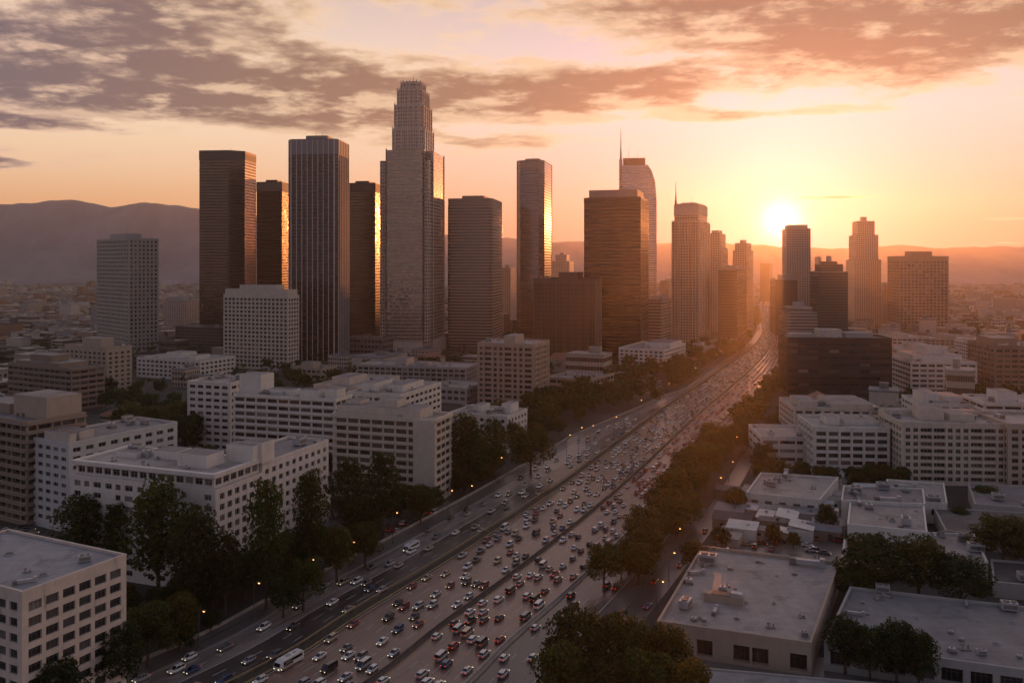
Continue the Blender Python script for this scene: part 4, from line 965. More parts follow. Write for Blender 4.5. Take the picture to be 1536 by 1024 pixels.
def tree(p, h, w, kind, label, group=None, v=None):
    r = random.Random(int(p[0]*37+p[1]*91))
    if p[1] > 465:      # the small far ones: one mass
        tm, cm = TP['far'][0]; a = r.uniform(0, 6.28); ca, sa = math.cos(a), math.sin(a); sx = w/.78; k = len(FARM.v)
        vs = [v.co for v in cm.vertices]; FARM.v += [(p[0]+(v.x*ca-v.y*sa)*sx, p[1]+(v.x*sa+v.y*ca)*sx, v.z*h) for v in vs]
        for q in range(len(vs)//4): FARM.f.append((k+4*q, k+4*q+1, k+4*q+2, k+4*q+3)); FARM.mi.append(0); FARM.uv.append([(0, 0)]*4)
        TREES.append((Vector(p[:2]), w)); return
    tm, cm = TP[kind][r.randrange(len(TP[kind])) if v is None else v]
    t = thing('tree', label, 'tree', (p[0], p[1], 0), r.uniform(0, 6.28), group)
    sx = w/(.50 if kind == 'tall' else .78)
    part('trunk', tm, t).scale = (min(sx, h), min(sx, h), h); part('crown', cm, t).scale = (sx, sx, h)
    TREES.append((Vector(p[:2]), w)); return t
def hero(px, yb, yt, wpx, kind, label, group=None, v=None):
    p = G(px, yb); k = p.y/FPX; return tree((p.x, p.y), (yb-yt)*k*1.0, wpx*k, kind, label, group, v)
HERO = [
    (122, 868, 744, 84, 'tall', 'bushy dark tree against the grey wing, first in the row below the white slab block'),
    (174, 872, 757, 44, 'tall', 'slim dark tree second in the row below the white slab block'),
    (238, 905, 724, 98, 'tall', 'widest tall tree before the front of the white slab block'),
    (292, 930, 764, 80, 'tall', 'tall loose tree beside the corner of the white slab block'),
    (338, 925, 800, 56, 'tall', 'medium dark tree hugging the corner of the white slab block near the pavement'),
    (399, 915, 722, 62, 'tall', 'slender airy tree with visible bark before the side wall of the white slab block'),
    (464, 870, 706, 52, 'tall', 'narrow tall tree at the far end of the white slab block side wall'),
    (524, 822, 688, 66, 'tall', 'tall shaggy tree left of the lit street lamp, before the long white slab'),
    (575, 806, 678, 58, 'tall', 'pointed tall tree standing before the cream ribbon-windowed slab'),
    (631, 786, 730, 44, 'round', 'small round tree by the foot of the cream slab blank end wall'),
    (699, 735, 622, 58, 'tall', 'tall rounded tree before the white six storey block'),
    (742, 722, 630, 44, 'tall', 'slim rounded tree right of the taller one before the white six storey block'),
    (796, 712, 644, 66, 'round', 'round dark tree at the corner of the white six storey block by the pavement'),
    (222, 1000, 905, 88, 'round', 'bright green round tree right of the nearest cream office block'),
    (170, 1045, 930, 92, 'round', 'dark round tree in front of the corner of the nearest cream office block'),
    (12, 1090, 962, 76, 'round', 'dark tree at the bottom edge before the nearest cream office front'),
    (84, 1100, 985, 84, 'round', 'low dark tree crown rising from the bottom edge below the nearest cream office'),
    (455, 915, 838, 62, 'round', 'low dark round tree at the pavement below the white slab side wall'),
    (505, 872, 790, 56, 'round', 'dark round tree between the pavement and the small pale annex'),
    (425, 925, 860, 54, 'round', 'low bushy tree beside the orange lamp at the white slab corner'),
    (548, 850, 785, 50, 'round', 'dark bushy tree left of the lamp lit parking pocket'),
    (270, 975, 890, 60, 'round', 'dark tree between the white slab block and the nearest cream office'),
    (1012, 768, 704, 52, 'round', 'airy tree alone at the edge of the freeway in the right belt', ),
    (1311, 896, 803, 112, 'round', 'wide olive tree first in the row behind the wide dark-roofed warehouse'),
    (1378, 900, 805, 92, 'round', 'tall olive tree in the middle of the row behind the wide dark-roofed warehouse'),
    (1442, 915, 832, 96, 'round', 'low olive tree last in the row behind the wide dark-roofed warehouse'),
    (1288, 905, 850, 70, 'round', 'lower dark tree at the gap between the two big warehouse roofs'),
    (1505, 850, 772, 96, 'round', 'dark tree clump at the right edge behind the small stained workshop'),
    (1546, 860, 790, 70, 'round', 'dark tree cut by the right edge behind the small stained workshop'),
    (1268, 1010, 924, 60, 'round', 'olive tree at the corner of the narrow gap beside the large warehouse'),
    (1305, 1020, 938, 52, 'round', 'small olive tree second in the row before the wide dark-roofed warehouse'),
    (1345, 1030, 930, 66, 'round', 'tallest olive tree in the row before the wide dark-roofed warehouse'),
    (1378, 1036, 945, 56, 'round', 'olive tree last in the row before the wide dark-roofed warehouse'),
    (868, 1060, 912, 104, 'round', 'big olive tree at the bottom edge where the frontage road leaves the picture'),
    (936, 1062, 922, 104, 'round', 'big olive tree in the middle of the bottom clump beside the large warehouse'),
    (1004, 1062, 938, 84, 'round', 'olive tree right in the bottom clump before the large warehouse corner'),
    (905, 1100, 985, 110, 'round', 'low olive tree crown at the very bottom of the clump by the frontage road'),
    (1030, 1110, 990, 100, 'round', 'low olive tree crown at the bottom edge before the pale concrete roof'),
    (840, 1105, 965, 90, 'round', 'olive tree first in the bottom clump over the frontage road'),
    (975, 1105, 975, 96, 'round', 'low yellowish tree crown in the middle of the bottom edge clump'),
    (944, 862, 822, 40, 'round', 'small round street tree at the road corner beside the large warehouse'),
    (1190, 824, 798, 22, 'round', 'small bush tree at the back parapet of the large warehouse'),
    (1160, 818, 786, 28, 'round', 'small dark tree in the cluttered yard behind the large warehouse'),
    (1240, 800, 756, 34, 'round', 'loose tree between the cluttered yard and the white shop building'),
    (1478, 760, 728, 40, 'round', 'dark tree left of the grey flat shed roof under the broad cream block'),
    (1440, 790, 760, 30, 'round', 'small round tree before the long dark-roofed shed'),
]
for hrow in HERO: hero(*hrow)
def free(p, m=0.0):
    for c, r in BUSY:
        if (p-c).length < r*.86+m: return False
    return True
def belt(n, s_lo, s_hi, offs, hs, label, group, far=False, gap=4.4):
    k = 0; tries = 0
    rr = random.Random(len(label)*31+n)
    while k < n and tries < n*30:
        tries += 1
        u = rr.random(); s = s_lo+(s_hi-s_lo)*u
        p, d, w = at_road(s, 0.0); o = rr.uniform(*offs); p = p+Vector((d.y, -d.x))*o*(w if w < .99 else 1)
        if not free(p, -3) or any((p-q).length < gap for q, _ in TREES[-160:]): continue
        h = rr.uniform(*hs); tree((p.x, p.y), h, h*rr.uniform(.75, 1.0), 'far' if p.y > 430 else 'round', label, group); k += 1
sD = s_of_D
belt(16, sD(178), sD(245), (-60, -48), (7, 12), 'dark round tree between the pavement and the white slab block', 'trees below the white slab block')
belt(20, sD(236), sD(330), (-66, -48), (7, 11), 'dark round tree along the pavement between the white slab and the white six storey block', 'trees along the pavement')
belt(44, sD(330), sD(480), (-92, -47), (9, 14), 'round tree in the belt between the freeway and the tan mid-rise tower', 'belt trees below the tan tower')
belt(70, sD(480), sD(820), (-84, -29), (9, 15), 'hazy round tree in the belt below the dark slab and residential towers', 'belt trees below the dark towers', gap=5)
belt(20, sD(820), sD(1500), (-70, -30), (10, 15), 'distant glowing tree along the left bank where the freeway bends', 'trees at the freeway bend', gap=6)
belt(15, sD(226), sD(295), (26, 34), (7, 13), 'dark tree in the belt between the freeway and the large warehouse', 'belt trees beside the warehouse')
belt(25, sD(290), sD(400), (20.5, 29.5), (7, 14), 'dark tree in the belt between the freeway and the cluttered yard', 'belt trees beside the yard')
belt(28, sD(400), sD(640), (26, 36), (7, 14), 'dark tree in the belt between the freeway and the white right bank blocks', 'belt trees beside the right bank blocks')
belt(12, sD(640), sD(1200), (28, 42), (9, 14), 'glowing tree by the bend beside the long dark slab', 'belt trees by the dark slab', gap=6)
belt(20, sD(225), sD(520), (43, 49), (6, 10), 'small tree along the side street next to the yard', 'side street trees')
def grove(n, x0, x1, y0, y1, hs, label, group, gap=5.0):
    rr = random.Random(n*7+int(x0)); k = 0
    for _ in range(n*25):
        if k >= n: break
        p = G(rr.uniform(x0, x1), rr.uniform(y0, y1))
        if not free(p, -2) or any((p-q).length < gap for q, _ in TREES[-120:]): continue
        h = rr.uniform(*hs); tree((p.x, p.y), h, h*rr.uniform(.75, 1.0), 'far' if p.y > 430 else 'round', label, group); k += 1
grove(22, 150, 345, 590, 660, (10, 15), 'dark tree in the grove between the brown ledged office and the long white slab', 'grove by the long white slab')
grove(9, 258, 345, 655, 690, (16, 22), 'tall dark tree at the shaded end of the long white slab', 'tall trees at the white slab end')
grove(14, 210, 500, 700, 760, (8, 12), 'dark tree in the courtyard behind the white slab block', 'courtyard trees')
grove(24, 360, 720, 556, 600, (9, 14), 'dark tree among the feet of the downtown towers', 'trees at the tower feet')
grove(22, 620, 930, 545, 570, (9, 14), 'dark tree behind the tan mid-rise tower below the dark block', 'trees below the dark block')
grove(14, 1135, 1360, 722, 742, (7, 11), 'dark tree in the hedge row before the bold grid block', 'hedge row trees')
grove(8, 1340, 1390, 575, 640, (9, 13), 'dark tree between the dark slab and the white banded block', 'trees beside the dark slab')
grove(10, 1380, 1540, 596, 615, (8, 12), 'dark tree in front of the white banded block', 'trees before the banded block')
grove(14, 180, 330, 905, 990, (5, 9), 'dark undergrowth tree in the deep shade below the white slab block', 'shade trees below the white slab', gap=4.0)
grove(6, 1425, 1536, 760, 790, (6, 9), 'small dark tree among the sheds at the right edge', 'trees among the sheds')
stuff(FARM.build('distant_trees', M_LEAF))

# ------------------------------------------------------------------ low city all round
M_CITY = [plain('city_pale', (.50, .44, .38), .8, vary=.2), plain('city_tan', (.36, .28, .22), .8, vary=.2), plain('city_grey', (.30, .28, .27), .8, vary=.2), plain('city_brick', (.27, .15, .10), .8, vary=.2), F_OFF, F_RES, F_DRK]
M_TOPS = [M_ROOF, M_ROOFL, M_ROOFD, plain('roof_terracotta', (.26, .12, .075), .8)]
def road_dist(p):
    return min((p-ROAD[i]).length for i in range(0, SN, 8))
def city_mesh(kind, mi, ti, r):
    """four ways a low building out there is put together; unit footprint 1 by 1, unit height 1"""
    w = MB(); t = MB()
    if kind == 0:
        w.box((0, 0, 0), (1, 1, 1)); t.box((0, 0, 1.0), (1.03, 1.03, .06), 0, 0, True); t.box((.15, .1, 1.06), (.3, .25, .25))
    elif kind == 1:
        w.box((-.2, 0, 0), (.6, 1, 1)); w.box((.3, .15, 0), (.4, .7, .62)); t.box((-.2, 0, 1), (.63, 1.03, .06), 0, 0, True); t.box((.3, .15, .62), (.42, .72, .05), 0, 0, True); t.box((-.2, .2, 1.06), (.2, .3, .2))
    elif kind == 2:
        w.box((0, 0, 0), (1, .8, .72))
        a = [(-.54, -.44, .72), (.54, -.44, .72), (.54, .44, .72), (-.54, .44, .72)]; r0, r1 = (-.35, 0, 1.05), (.35, 0, 1.05)
        t.face([a[0], a[1], r1, r0]); t.face([a[2], a[3], r0, r1]); t.face([a[1], a[2], r1]); t.face([a[3], a[0], r0])
    else:
        w.box((0, 0, 0), (1, .5, 1)); w.box((-.32, .45, 0), (.36, .4, 1)); t.box((0, 0, 1), (1.02, .52, .05), 0, 0, True); t.box((-.32, .46, 1), (.38, .42, .05), 0, 0, True); t.box((.2, 0, 1.05), (.25, .25, .3))
    # facade pattern wants metres
    w.uv = [[(u*22, v*9) for u, v in f] for f in w.uv]
    return w.mesh('wall', M_CITY[mi]), t.mesh('roof', M_TOPS[ti])
_r = random.Random(5)
CITY = [[city_mesh(k, m, (0, 1, 0, 2, 1, 0, 2)[m] if k != 2 else 3, _r) for m in range(7)] for k in range(4)]
CNAME = ['pale', 'tan', 'grey', 'brick red', 'ribbon windowed', 'pale gridded', 'dark']
CKIND = ['flat-roofed', 'two-step', 'hip-roofed', 'L-plan']
def region(p):
    px = 768+p.x/p.y*FPX
    if px < 150: return 'left of the grid tower below the hills'
    if px < 300: return 'between the grid tower and the bronze tower'
    if px < 760: return 'behind the downtown tower row'
    if px < 1010: return 'behind the slim glass tower and dark slab'
    if px < 1180: return 'near the far end of the freeway'
    if px < 1350: return 'behind the long dark slab'
    return 'below or beyond the brown gridded tower'
def city_spot(r, D0, D1):
    D = math.sqrt(r.uniform(D0*D0, D1*D1)) if r.random() < .5 else r.uniform(D0, D1)
    px = r.uniform(-60, 1600); p = Vector(((px-768)/FPX*D, D)); g = R(24); 
    # snap to a loose street grid
    e, n = Vector((math.cos(g), -math.sin(g))), Vector((math.sin(g), math.cos(g))); a, b = p.dot(e), p.dot(n)
    a = round(a/34)*34+r.uniform(-4, 4); b = round(b/30)*30+r.uniform(-4, 4)
    return e*a+n*b
def make_city():
    r = random.Random(11); taken = []; k = 0; tries = 0
    def ok(p, m):
        if p.y < 420 or not free(p, m): return False
        if road_dist(p) < 46*wfac(p.y)+m: return False
        px = 768+p.x/p.y*FPX
        if 560 > p.y and 200 < px < 1120: return False
        if p.y < 440 and px > 1120: return False
        return True
    while k < 290 and tries < 9000:
        tries += 1; p = city_spot(r, 450, 1250); w = r.uniform(16, 30)
        if not ok(p, w*.6) or any((p-q).length < (w+v)*.55 for q, v in taken): continue
        taken.append((p, w)); kd, m = r.choice((0, 0, 1, 1, 2, 3, 3)), r.choice((0, 0, 1, 2, 3, 4, 4, 5, 5, 6))
        h = r.uniform(6, 12) if kd != 2 else r.uniform(6, 9)
        if r.random() < .13: h *= 1.9
        t = thing('city_building', f'{CNAME[m]} {CKIND[kd]} low building in the city {region(p)}', 'building', (p.x, p.y, 0), R(-24)+(math.pi/2 if r.random() < .5 else 0), f'low city buildings {region(p)}')
        wm, tm = CITY[kd][m]; sc = (w, w*r.uniform(.6, .95), h)
        part('wall', wm, t).scale = sc; part('roof', tm, t).scale = sc; k += 1
    b = MB(); n = 0
    for _ in range(9000):
        p = city_spot(r, 900, 3100); w = r.uniform(14, 34)
        if n > 3600: break
        if not ok(p, w*.3) or any(abs(p.x-q.x)+abs(p.y-q.y) < 28 for q, v in taken): continue
        h = r.uniform(5, 13)*(2.2 if r.random() < .06 else 1); yaw = R(-24); m = r.randrange(4)
        sx, sy = w, w*r.uniform(.5, 1); b.box((p.x, p.y, 0), (sx, sy, h), yaw, m)
        b.box((p.x, p.y, h), (sx*.96, sy*.96, .5), yaw, 4+m % 3)
        if r.random() < .5: b.box((p.x+w*.1, p.y, h+.5), (sx*.3, sy*.3, 2.5), yaw, m)
        n += 1
    stuff(b.build('distant_city', M_CITY[:4]+M_TOPS[:3]))
    c = MB()
    for _ in range(5200):
        p = city_spot(r, 480, 3000); p = p+Vector((r.uniform(-16, 16), r.uniform(-16, 16)))
        if not ok(p, 3): continue
        h = r.uniform(5, 11); wd = h*.5
        for j in range(16 if p.y < 1500 else 7):
            q = Vector((p.x+r.gauss(0, .40)*wd, p.y+r.gauss(0, .40)*wd, h*r.uniform(.35, 1.0))); s = wd*r.uniform(.35, .7)*(1.0 if p.y < 1500 else 1.5)
            nn = Vector((r.gauss(0, .7), r.gauss(0, .7), 1+r.gauss(0, .5))).normalized(); t = nn.cross(Vector((r.random(), r.random(), r.random()-.5))).normalized(); bb = nn.cross(t)
            c.face([q-t*s*.6, q-bb*s*.5, q+t*s*.6, q+bb*s*.5])
    stuff(c.build('distant_foliage', M_LEAF))
make_city()

# ------------------------------------------------------------------ cars
def car_paint(key, col, metal=.3):
    def fn(t, b):
        b.inputs['Base Color'].default_value = (*col, 1); b.inputs['Metallic'].default_value = metal; b.inputs['Roughness'].default_value = .32
        b.inputs['Coat Weight'].default_value = .7; b.inputs['Coat Roughness'].default_value = .08
    return mat(key, fn)
PAINT = {'white': car_paint('paint_car_white', (.72, .71, .68), 0), 'silver': car_paint('paint_car_silver', (.45, .46, .48), .6), 'grey': car_paint('paint_car_grey', (.16, .165, .175), .5),
         'black': car_paint('paint_car_black', (.018, .018, .02), .2), 'blue': car_paint('paint_car_blue', (.035, .07, .17), .4), 'red': car_paint('paint_car_red', (.26, .025, .018), .2), 'beige': car_paint('paint_car_beige', (.42, .35, .26), .4)}
def glassy():
    def fn(t, b): b.inputs['Base Color'].default_value = (.012, .013, .016, 1); b.inputs['Roughness'].default_value = .06; b.inputs['IOR'].default_value = 1.6
    return mat('car_glass', fn)
M_CG = glassy(); M_TYRE = plain('tyre', (.02, .02, .02), .8); M_RIM = plain('rim', (.35, .35, .36), .35, .7)
def emis(key, col, st):
    def fn(t, b): b.inputs['Base Color'].default_value = (*[c*.5 for c in col], 1); b.inputs['Emission Color'].default_value = (*col, 1); b.inputs['Emission Strength'].default_value = st
    return mat(key, fn)
M_HEAD = emis('headlight', (1.0, .80, .52), 2.2); M_TAIL = emis('taillight', (1.0, .07, .02), .8)
# stations along the length: x (front is +), half width, sill height, shoulder height
SHAPES = {
 'sedan': dict(L=4.6, W=1.82, body=[(-2.3, .70, .42, .86), (-2.15, .82, .28, .98), (-1.5, .90, .22, 1.0), (0, .91, .20, .95), (1.1, .90, .22, .90), (1.9, .84, .26, .80), (2.3, .66, .36, .62)], cab=[(-1.75, .72, .99), (-1.05, .66, 1.42), (.25, .66, 1.44), (1.15, .74, .92)]),
 'hatchback': dict(L=4.1, W=1.76, body=[(-2.05, .74, .42, .92), (-1.95, .82, .28, 1.0), (-1.2, .88, .22, 1.0), (0, .88, .20, .97), (1.1, .87, .22, .92), (1.75, .80, .26, .80), (2.05, .66, .36, .62)], cab=[(-1.98, .72, 1.0), (-1.55, .66, 1.46), (.25, .66, 1.48), (1.15, .73, .94)]),
 'suv': dict(L=4.8, W=1.95, body=[(-2.4, .80, .48, 1.06), (-2.3, .92, .34, 1.14), (-1.3, .97, .30, 1.14), (0, .97, .28, 1.10), (1.2, .96, .30, 1.06), (2.05, .90, .34, .98), (2.4, .76, .46, .78)], cab=[(-2.3, .80, 1.14), (-1.95, .74, 1.70), (.35, .74, 1.74), (1.15, .82, 1.08)]),
 'van': dict(L=5.4, W=2.0, body=[(-2.7, .92, .45, 1.25), (-2.6, .98, .34, 1.30), (0, 1.0, .30, 1.28), (1.6, .98, .32, 1.22), (2.3, .92, .34, 1.05), (2.7, .80, .42, .85)], cab=[(-2.66, .92, 1.3), (-2.5, .84, 2.15), (1.2, .84, 2.2), (2.25, .88, 1.08)]),
 'pickup': dict(L=5.4, W=1.95, body=[(-2.7, .90, .5, 1.02), (-2.6, .95, .4, 1.05), (-.5, .96, .34, 1.05), (.2, .97, .32, 1.10), (1.4, .95, .34, 1.06), (2.4, .88, .38, .98), (2.7, .76, .46, .80)], cab=[(-.75, .80, 1.07), (-.5, .74, 1.72), (.75, .74, 1.76), (1.5, .82, 1.08)]),
}
def loft_body(sh, mi=0):
    b = MB(); rings = []
    for x, hw, z0, z1 in sh['body']:
        rings.append([(x, -hw*.92, z0), (x, -hw, z0+(z1-z0)*.35), (x, -hw*.97, z1-.10), (x, -hw*.80, z1), (x, hw*.80, z1), (x, hw*.97, z1-.10), (x, hw, z0+(z1-z0)*.35), (x, hw*.92, z0)])
    for a, c in zip(rings, rings[1:]):
        for j in range(8): b.face([a[j], a[(j+1) % 8], c[(j+1) % 8], c[j]][::-1], mi)
    b.face(rings[0], mi); b.face(rings[-1][::-1], mi)
    # roof panel on four thick pillars
    (x0, w0, z0), (x1, w1, z1), (x2, w2, z2), (x3, w3, z3) = sh['cab']
    for dz in (.0,):
        P = [(x1-.03, -w1, z1), (x2+.03, -w2, z2), (x2+.03, w2, z2), (x1-.03, w1, z1)]; Q = [(x1+.1, -w1*.8, z1+.05), (x2-.1, -w2*.8, z2+.05), (x2-.1, w2*.8, z2+.05), (x1+.1, w1*.8, z1+.05)]
        for i in range(4): k = (i+1) % 4; b.face([P[i], P[k], Q[k], Q[i]], mi)
        b.face(Q, mi)
    for s in (-1, 1):
        for (xa, wa, za), (xb, wb, zb) in (((x0, w0, z0), (x1, w1, z1)), ((x3, w3, z3), (x2, w2, z2)), (((x1+x2)/2-.15, (w0+w3)/2, (z0+z3)/2), ((x1+x2)/2-.15, (w1+w2)/2, z1))):
            b.tube([(xa, s*(wa+.012), za-.02), (xb, s*(wb+.012), zb+.01)], .055, 4, mi, False)
    return b
def cabin(sh):
    b = MB(); (x0, w0, z0), (x1, w1, z1), (x2, w2, z2), (x3, w3, z3) = sh['cab']
    A = [(x0, -w0, z0-.02), (x1, -w1, z1), (x2, -w2, z2), (x3, -w3, z3-.02)]; B = [(x, -y, z) for x, y, z in A]
    b.face(A[::-1]); b.face(B)
    b.face([A[0], A[1], B[1], B[0]][::-1]); b.face([A[2], A[3], B[3], B[2]][::-1]); b.face([A[1], A[2], B[2], B[1]][::-1])
    return b
_w = MB(); _w.tube([(0, -.11, 0), (0, .11, 0)], .34, 12, 0); WHEEL = _w.mesh('tyre', M_TYRE)
_w = MB(); _w.tube([(0, -.125, 0), (0, .125, 0)], .20, 10, 0); RIM = _w.mesh('rim', M_RIM)
CARM = {}
def car_meshes(kind):
    if kind not in CARM:
        sh = SHAPES[kind]; CARM[kind] = dict(glass=cabin(sh).mesh('window', M_CG), body={c: loft_body(sh).mesh('body', PAINT[c]) for c in PAINT})
        f = sh['body'][-2]; r = sh['body'][1]
        h = MB(); h.box((0, 0, -.09), (.10, .40, .16), 0, 0, True); t = MB(); t.box((0, 0, -.09), (.08, .34, .2), 0, 0, True)
        CARM[kind].update(head=h.mesh('headlight', M_HEAD), tail=t.mesh('taillight', M_TAIL))
        one = {}
        for c in PAINT:
            b = loft_body(sh); g = cabin(sh); k = len(b.v); b.v += g.v; b.f += [tuple(i+k for i in q) for q in g.f]; b.mi += [1]*len(g.f); b.uv += g.uv
            for s in (-1, 1):
                for x in (-sh['L']*.29, sh['L']*.30): b.tube([(x, s*(sh['W']/2-.13), .33), (x, s*(sh['W']/2-.02), .33)], .33, 8, 2)
                b.box((sh['body'][-1][0]-.14, s*(sh['W']/2-.36), sh['body'][-1][3]-.13), (.24, .32, .14), 0, 3); b.box((sh['body'][0][0]-.01, s*(sh['W']/2-.34), sh['body'][0][3]-.20), (.06, .32, .16), 0, 4)
            one[c] = b
        CARM[kind]['one'] = {c: one[c].mesh('car', [PAINT[c], M_CG, M_TYRE, M_HEAD, M_TAIL]) for c in PAINT}; CARM[kind]['raw'] = one
    return CARM[kind]
def car(kind, col, p, yaw, label, group, detail, z=.03, parked=False):
    m = car_meshes(kind); sh = SHAPES[kind]; name = {'suv': 'suv', 'van': 'van', 'pickup': 'pickup_truck'}.get(kind, 'car')
    if not detail:
        o = link(bpy.data.objects.new(name, m['one'][col]), None, (p.x, p.y, z), yaw); o.scale = (CK,)*3; return tag(o, label, kind if kind in ('suv', 'van') else 'car', group)
    t = thing(name, label, kind if kind in ('suv', 'van') else 'car', (p.x, p.y, z), yaw, group); t.scale = (CK,)*3
    part('body', m['body'][col], t); part('window', m['glass'], t)
    if detail > 1:
        for s in (-1, 1):
            for x in (-sh['L']*.29, sh['L']*.30):
                w = part('wheel', WHEEL, t, (x, s*(sh['W']/2-.13), .34)); w.name = 'wheel'; part('rim', RIM, w)
            part('headlight', m['head'], t, (sh['body'][-1][0]-.07, s*(sh['W']/2-.36), sh['body'][-1][3]-.04)); part('taillight', m['tail'], t, (sh['body'][0][0]+.01, s*(sh['W']/2-.34), sh['body'][0][3]-.1))
    return t
COLS = ['white']*7+['silver']*6+['grey']*4+['black']*5+['blue']*3+['red']*2+['beige']*2
KINDS = ['sedan']*6+['hatchback']*3+['suv']*5+['van']*1+['pickup']*1
ORD = ['', 'second', 'third', 'fourth', 'fifth', 'sixth']
LANES = [(o, -1, 'oncoming lane by the verge' if i == 0 else 'oncoming lane by the centre barrier' if i == 6 else f'{ORD[i]} oncoming lane from the verge') for i, o in enumerate((-18.9, -16.2, -13.4, -10.6, -7.8, -5.0, -2.4))]
LANES += [(o, 1, 'outbound lane by the centre barrier' if i == 0 else 'outbound lane by the side barrier' if i == 5 else f'{ORD[i]} outbound lane from the barrier') for i, o in enumerate((2.5, 5.3, 8.0, 10.7, 13.4, 15.9))]
LANES += [(-39.9, -1, 'lane by the left pavement'), (-37.1, -1, 'second lane from the left pavement'), (-34.3, -1, 'inner pale frontage lane'), (-31.0, -1, 'dark left frontage lane'), (-28.0, -1, 'middle left frontage lane'), (-25.0, -1, 'left frontage lane by the verge'),
         (20.6, 1, 'right frontage lane by the barrier'), (23.4, 1, 'second right frontage lane'), (26.2, 1, 'third right frontage lane'), (29.0, 1, 'right frontage lane by the trees')]
CK = .76        # cars against the width of these lanes
MARKS = [(192, 'at the bottom edge'), (212, 'beside the bottom tree clump'), (236, 'beside the warehouse front'), (262, 'beside the warehouse back'), (292, 'near the cluttered yard'),
         (330, 'near the cream slab'), (375, 'near the six storey block'), (430, 'near the bold grid block'), (500, 'near the tan tower'), (4000, 'toward the dark slab')]
def mark(D): return next(t for d, t in MARKS if D < d)
def traffic():
    r = random.Random(21); rows = []
    # buses and long vehicles first
    for off, dr, nm in LANES:
        main = -20 < off < 17; s = r.uniform(2, 20)
        while s < sD(1700):
            p, d, w = at_road(s, off+r.uniform(-.2, .2)); D = p.y
            dens = (7.6 if D > 420 else 9.5 if D > 310 else 14) if main else (27 if off < 0 else 44)
            if main and D > 700: dens = 7.0
            if not (off > 17 and D > 285) and D > 140 and not (not main and D > 470): rows.append((D, s, p, d, dr, nm, off))
            s += max(5.4, (r.uniform(.40, .62)*dens if r.random() < .62 else r.uniform(.9, 2.3)*dens))
    rows.sort(key=lambda q: q[0]); vis = [q for q in rows if -40 < 768+q[2].x/q[0]*FPX < 1576 and HZ+FPX*HC/q[0] < 1034]
    used = {}; last = {}
    for i, (D, s, p, d, dr, nm, off) in enumerate(vis[:285]):
        col, kind = r.choice(COLS), r.choice(KINDS); yaw = math.atan2(d.y, d.x)+(0 if dr > 0 else math.pi)+r.uniform(-.025, .025)
        lab = f'{col} {kind}, {nm}, {mark(D)}'; pv = last.get(nm)
        g = f'{kind}s, {nm}, {mark(D)}'
        if lab in used and pv: 
            lab2 = f'{col} {kind} behind a {pv}, {nm}, {mark(D)}' if dr < 0 else f'{col} {kind} ahead of a {pv}, {nm}, {mark(D)}'
            lab = lab2 if len(lab2.split()) <= 16 else lab
        used[lab] = 1; last[nm] = f'{col} {kind}'
        car(kind, col, p, yaw, lab, g, 2 if D < 235 else 1 if D < 300 else 0)
    b = MB(); mats = [PAINT[c] for c in PAINT]+[M_CG, M_TYRE, M_HEAD, M_TAIL]; ci = {c: i for i, c in enumerate(PAINT)}; nP = len(PAINT)
    lite = MB()
    for D, s, p, d, dr, nm, off in vis[285:]:
        col, kind = r.choice(COLS), r.choice(KINDS); sh = SHAPES[kind]; yaw = math.atan2(d.y, d.x)+(0 if dr > 0 else math.pi)+r.uniform(-.02, .02); ca, sa = math.cos(yaw), math.sin(yaw)
        src = car_meshes(kind)['raw'][col]; k = len(b.v); q = p
        b.v += [(q.x+(x*ca-y*sa)*CK, q.y+(x*sa+y*ca)*CK, .03+z*CK) for x, y, z in src.v]; b.f += [tuple(i+k for i in f) for f in src.f]; b.uv += src.uv
        b.mi += [ci[col] if m == 0 else nP+m-1 for m in src.mi]
    stuff(b.build('distant_traffic', mats))
traffic()
# limousine bus and coach seen in the frontage road
def bus(px, py, L, label, dr=-1):
    p = G(px, py); i = min(range(SN), key=lambda k: (ROAD[k]-p).length); d = rdir(i); yaw = math.atan2(d.y, d.x)+(0 if dr > 0 else math.pi)
    t = thing('bus', label, 'bus', (p.x, p.y, .03), yaw); t.scale = (CK,)*3; hl = L/2
    b = MB(); prof = [(-hl, .35), (-hl, 2.3), (-hl+.3, 2.75), (hl-1.6, 2.75), (hl-.6, 2.2), (hl-.1, 1.3), (hl, .9), (hl, .35)]
    for i in range(len(prof)-1): (xa, za), (xb, zb) = prof[i], prof[i+1]; b.face([(xa, -1.2, za), (xb, -1.2, zb), (xb, 1.2, zb), (xa, 1.2, za)][::-1])
    b.face([(x, -1.2, z) for x, z in prof][::-1]); b.face([(x, 1.2, z) for x, z in prof]); b.build('body', PAINT['white'], t)
    n = int(L/1.8)
    for s in (-1, 1):
        w = MB(); w.box((-.5, s*1.2, 1.45), (L-2.2, .03, .8)); w.build('window', M_CG, t)
        for x in (-hl*.6, hl*.6): part('wheel', WHEEL, t, (x, s*1.05, .45)).scale = (1.3, 1.3, 1.3)
        part('headlight', CARM['sedan']['head'], t, (hl+.0, s*.85, .85)); part('taillight', CARM['sedan']['tail'], t, (-hl, s*.9, .9))
    w = MB(); w.face([(hl-.58, -1.05, 2.2), (hl-.58, 1.05, 2.2), (hl-.10, 1.05, 1.36), (hl-.10, -1.05, 1.36)][::-1]); wo = w.build('windscreen', M_CG, t); wo.location = (.03, 0, .02)
    v = MB(); v.box((0, 0, 2.75), (1.4, 1.0, .22)); v.box((-2.2, 0, 2.75), (.9, .9, .16)); v.build('roof_hatch', M_METAL, t)
bus(433, 997, 9.5, 'long white coach in the left frontage road at the bottom edge')
bus(617, 824, 8.5, 'white minibus in the left frontage road below the cream slab')

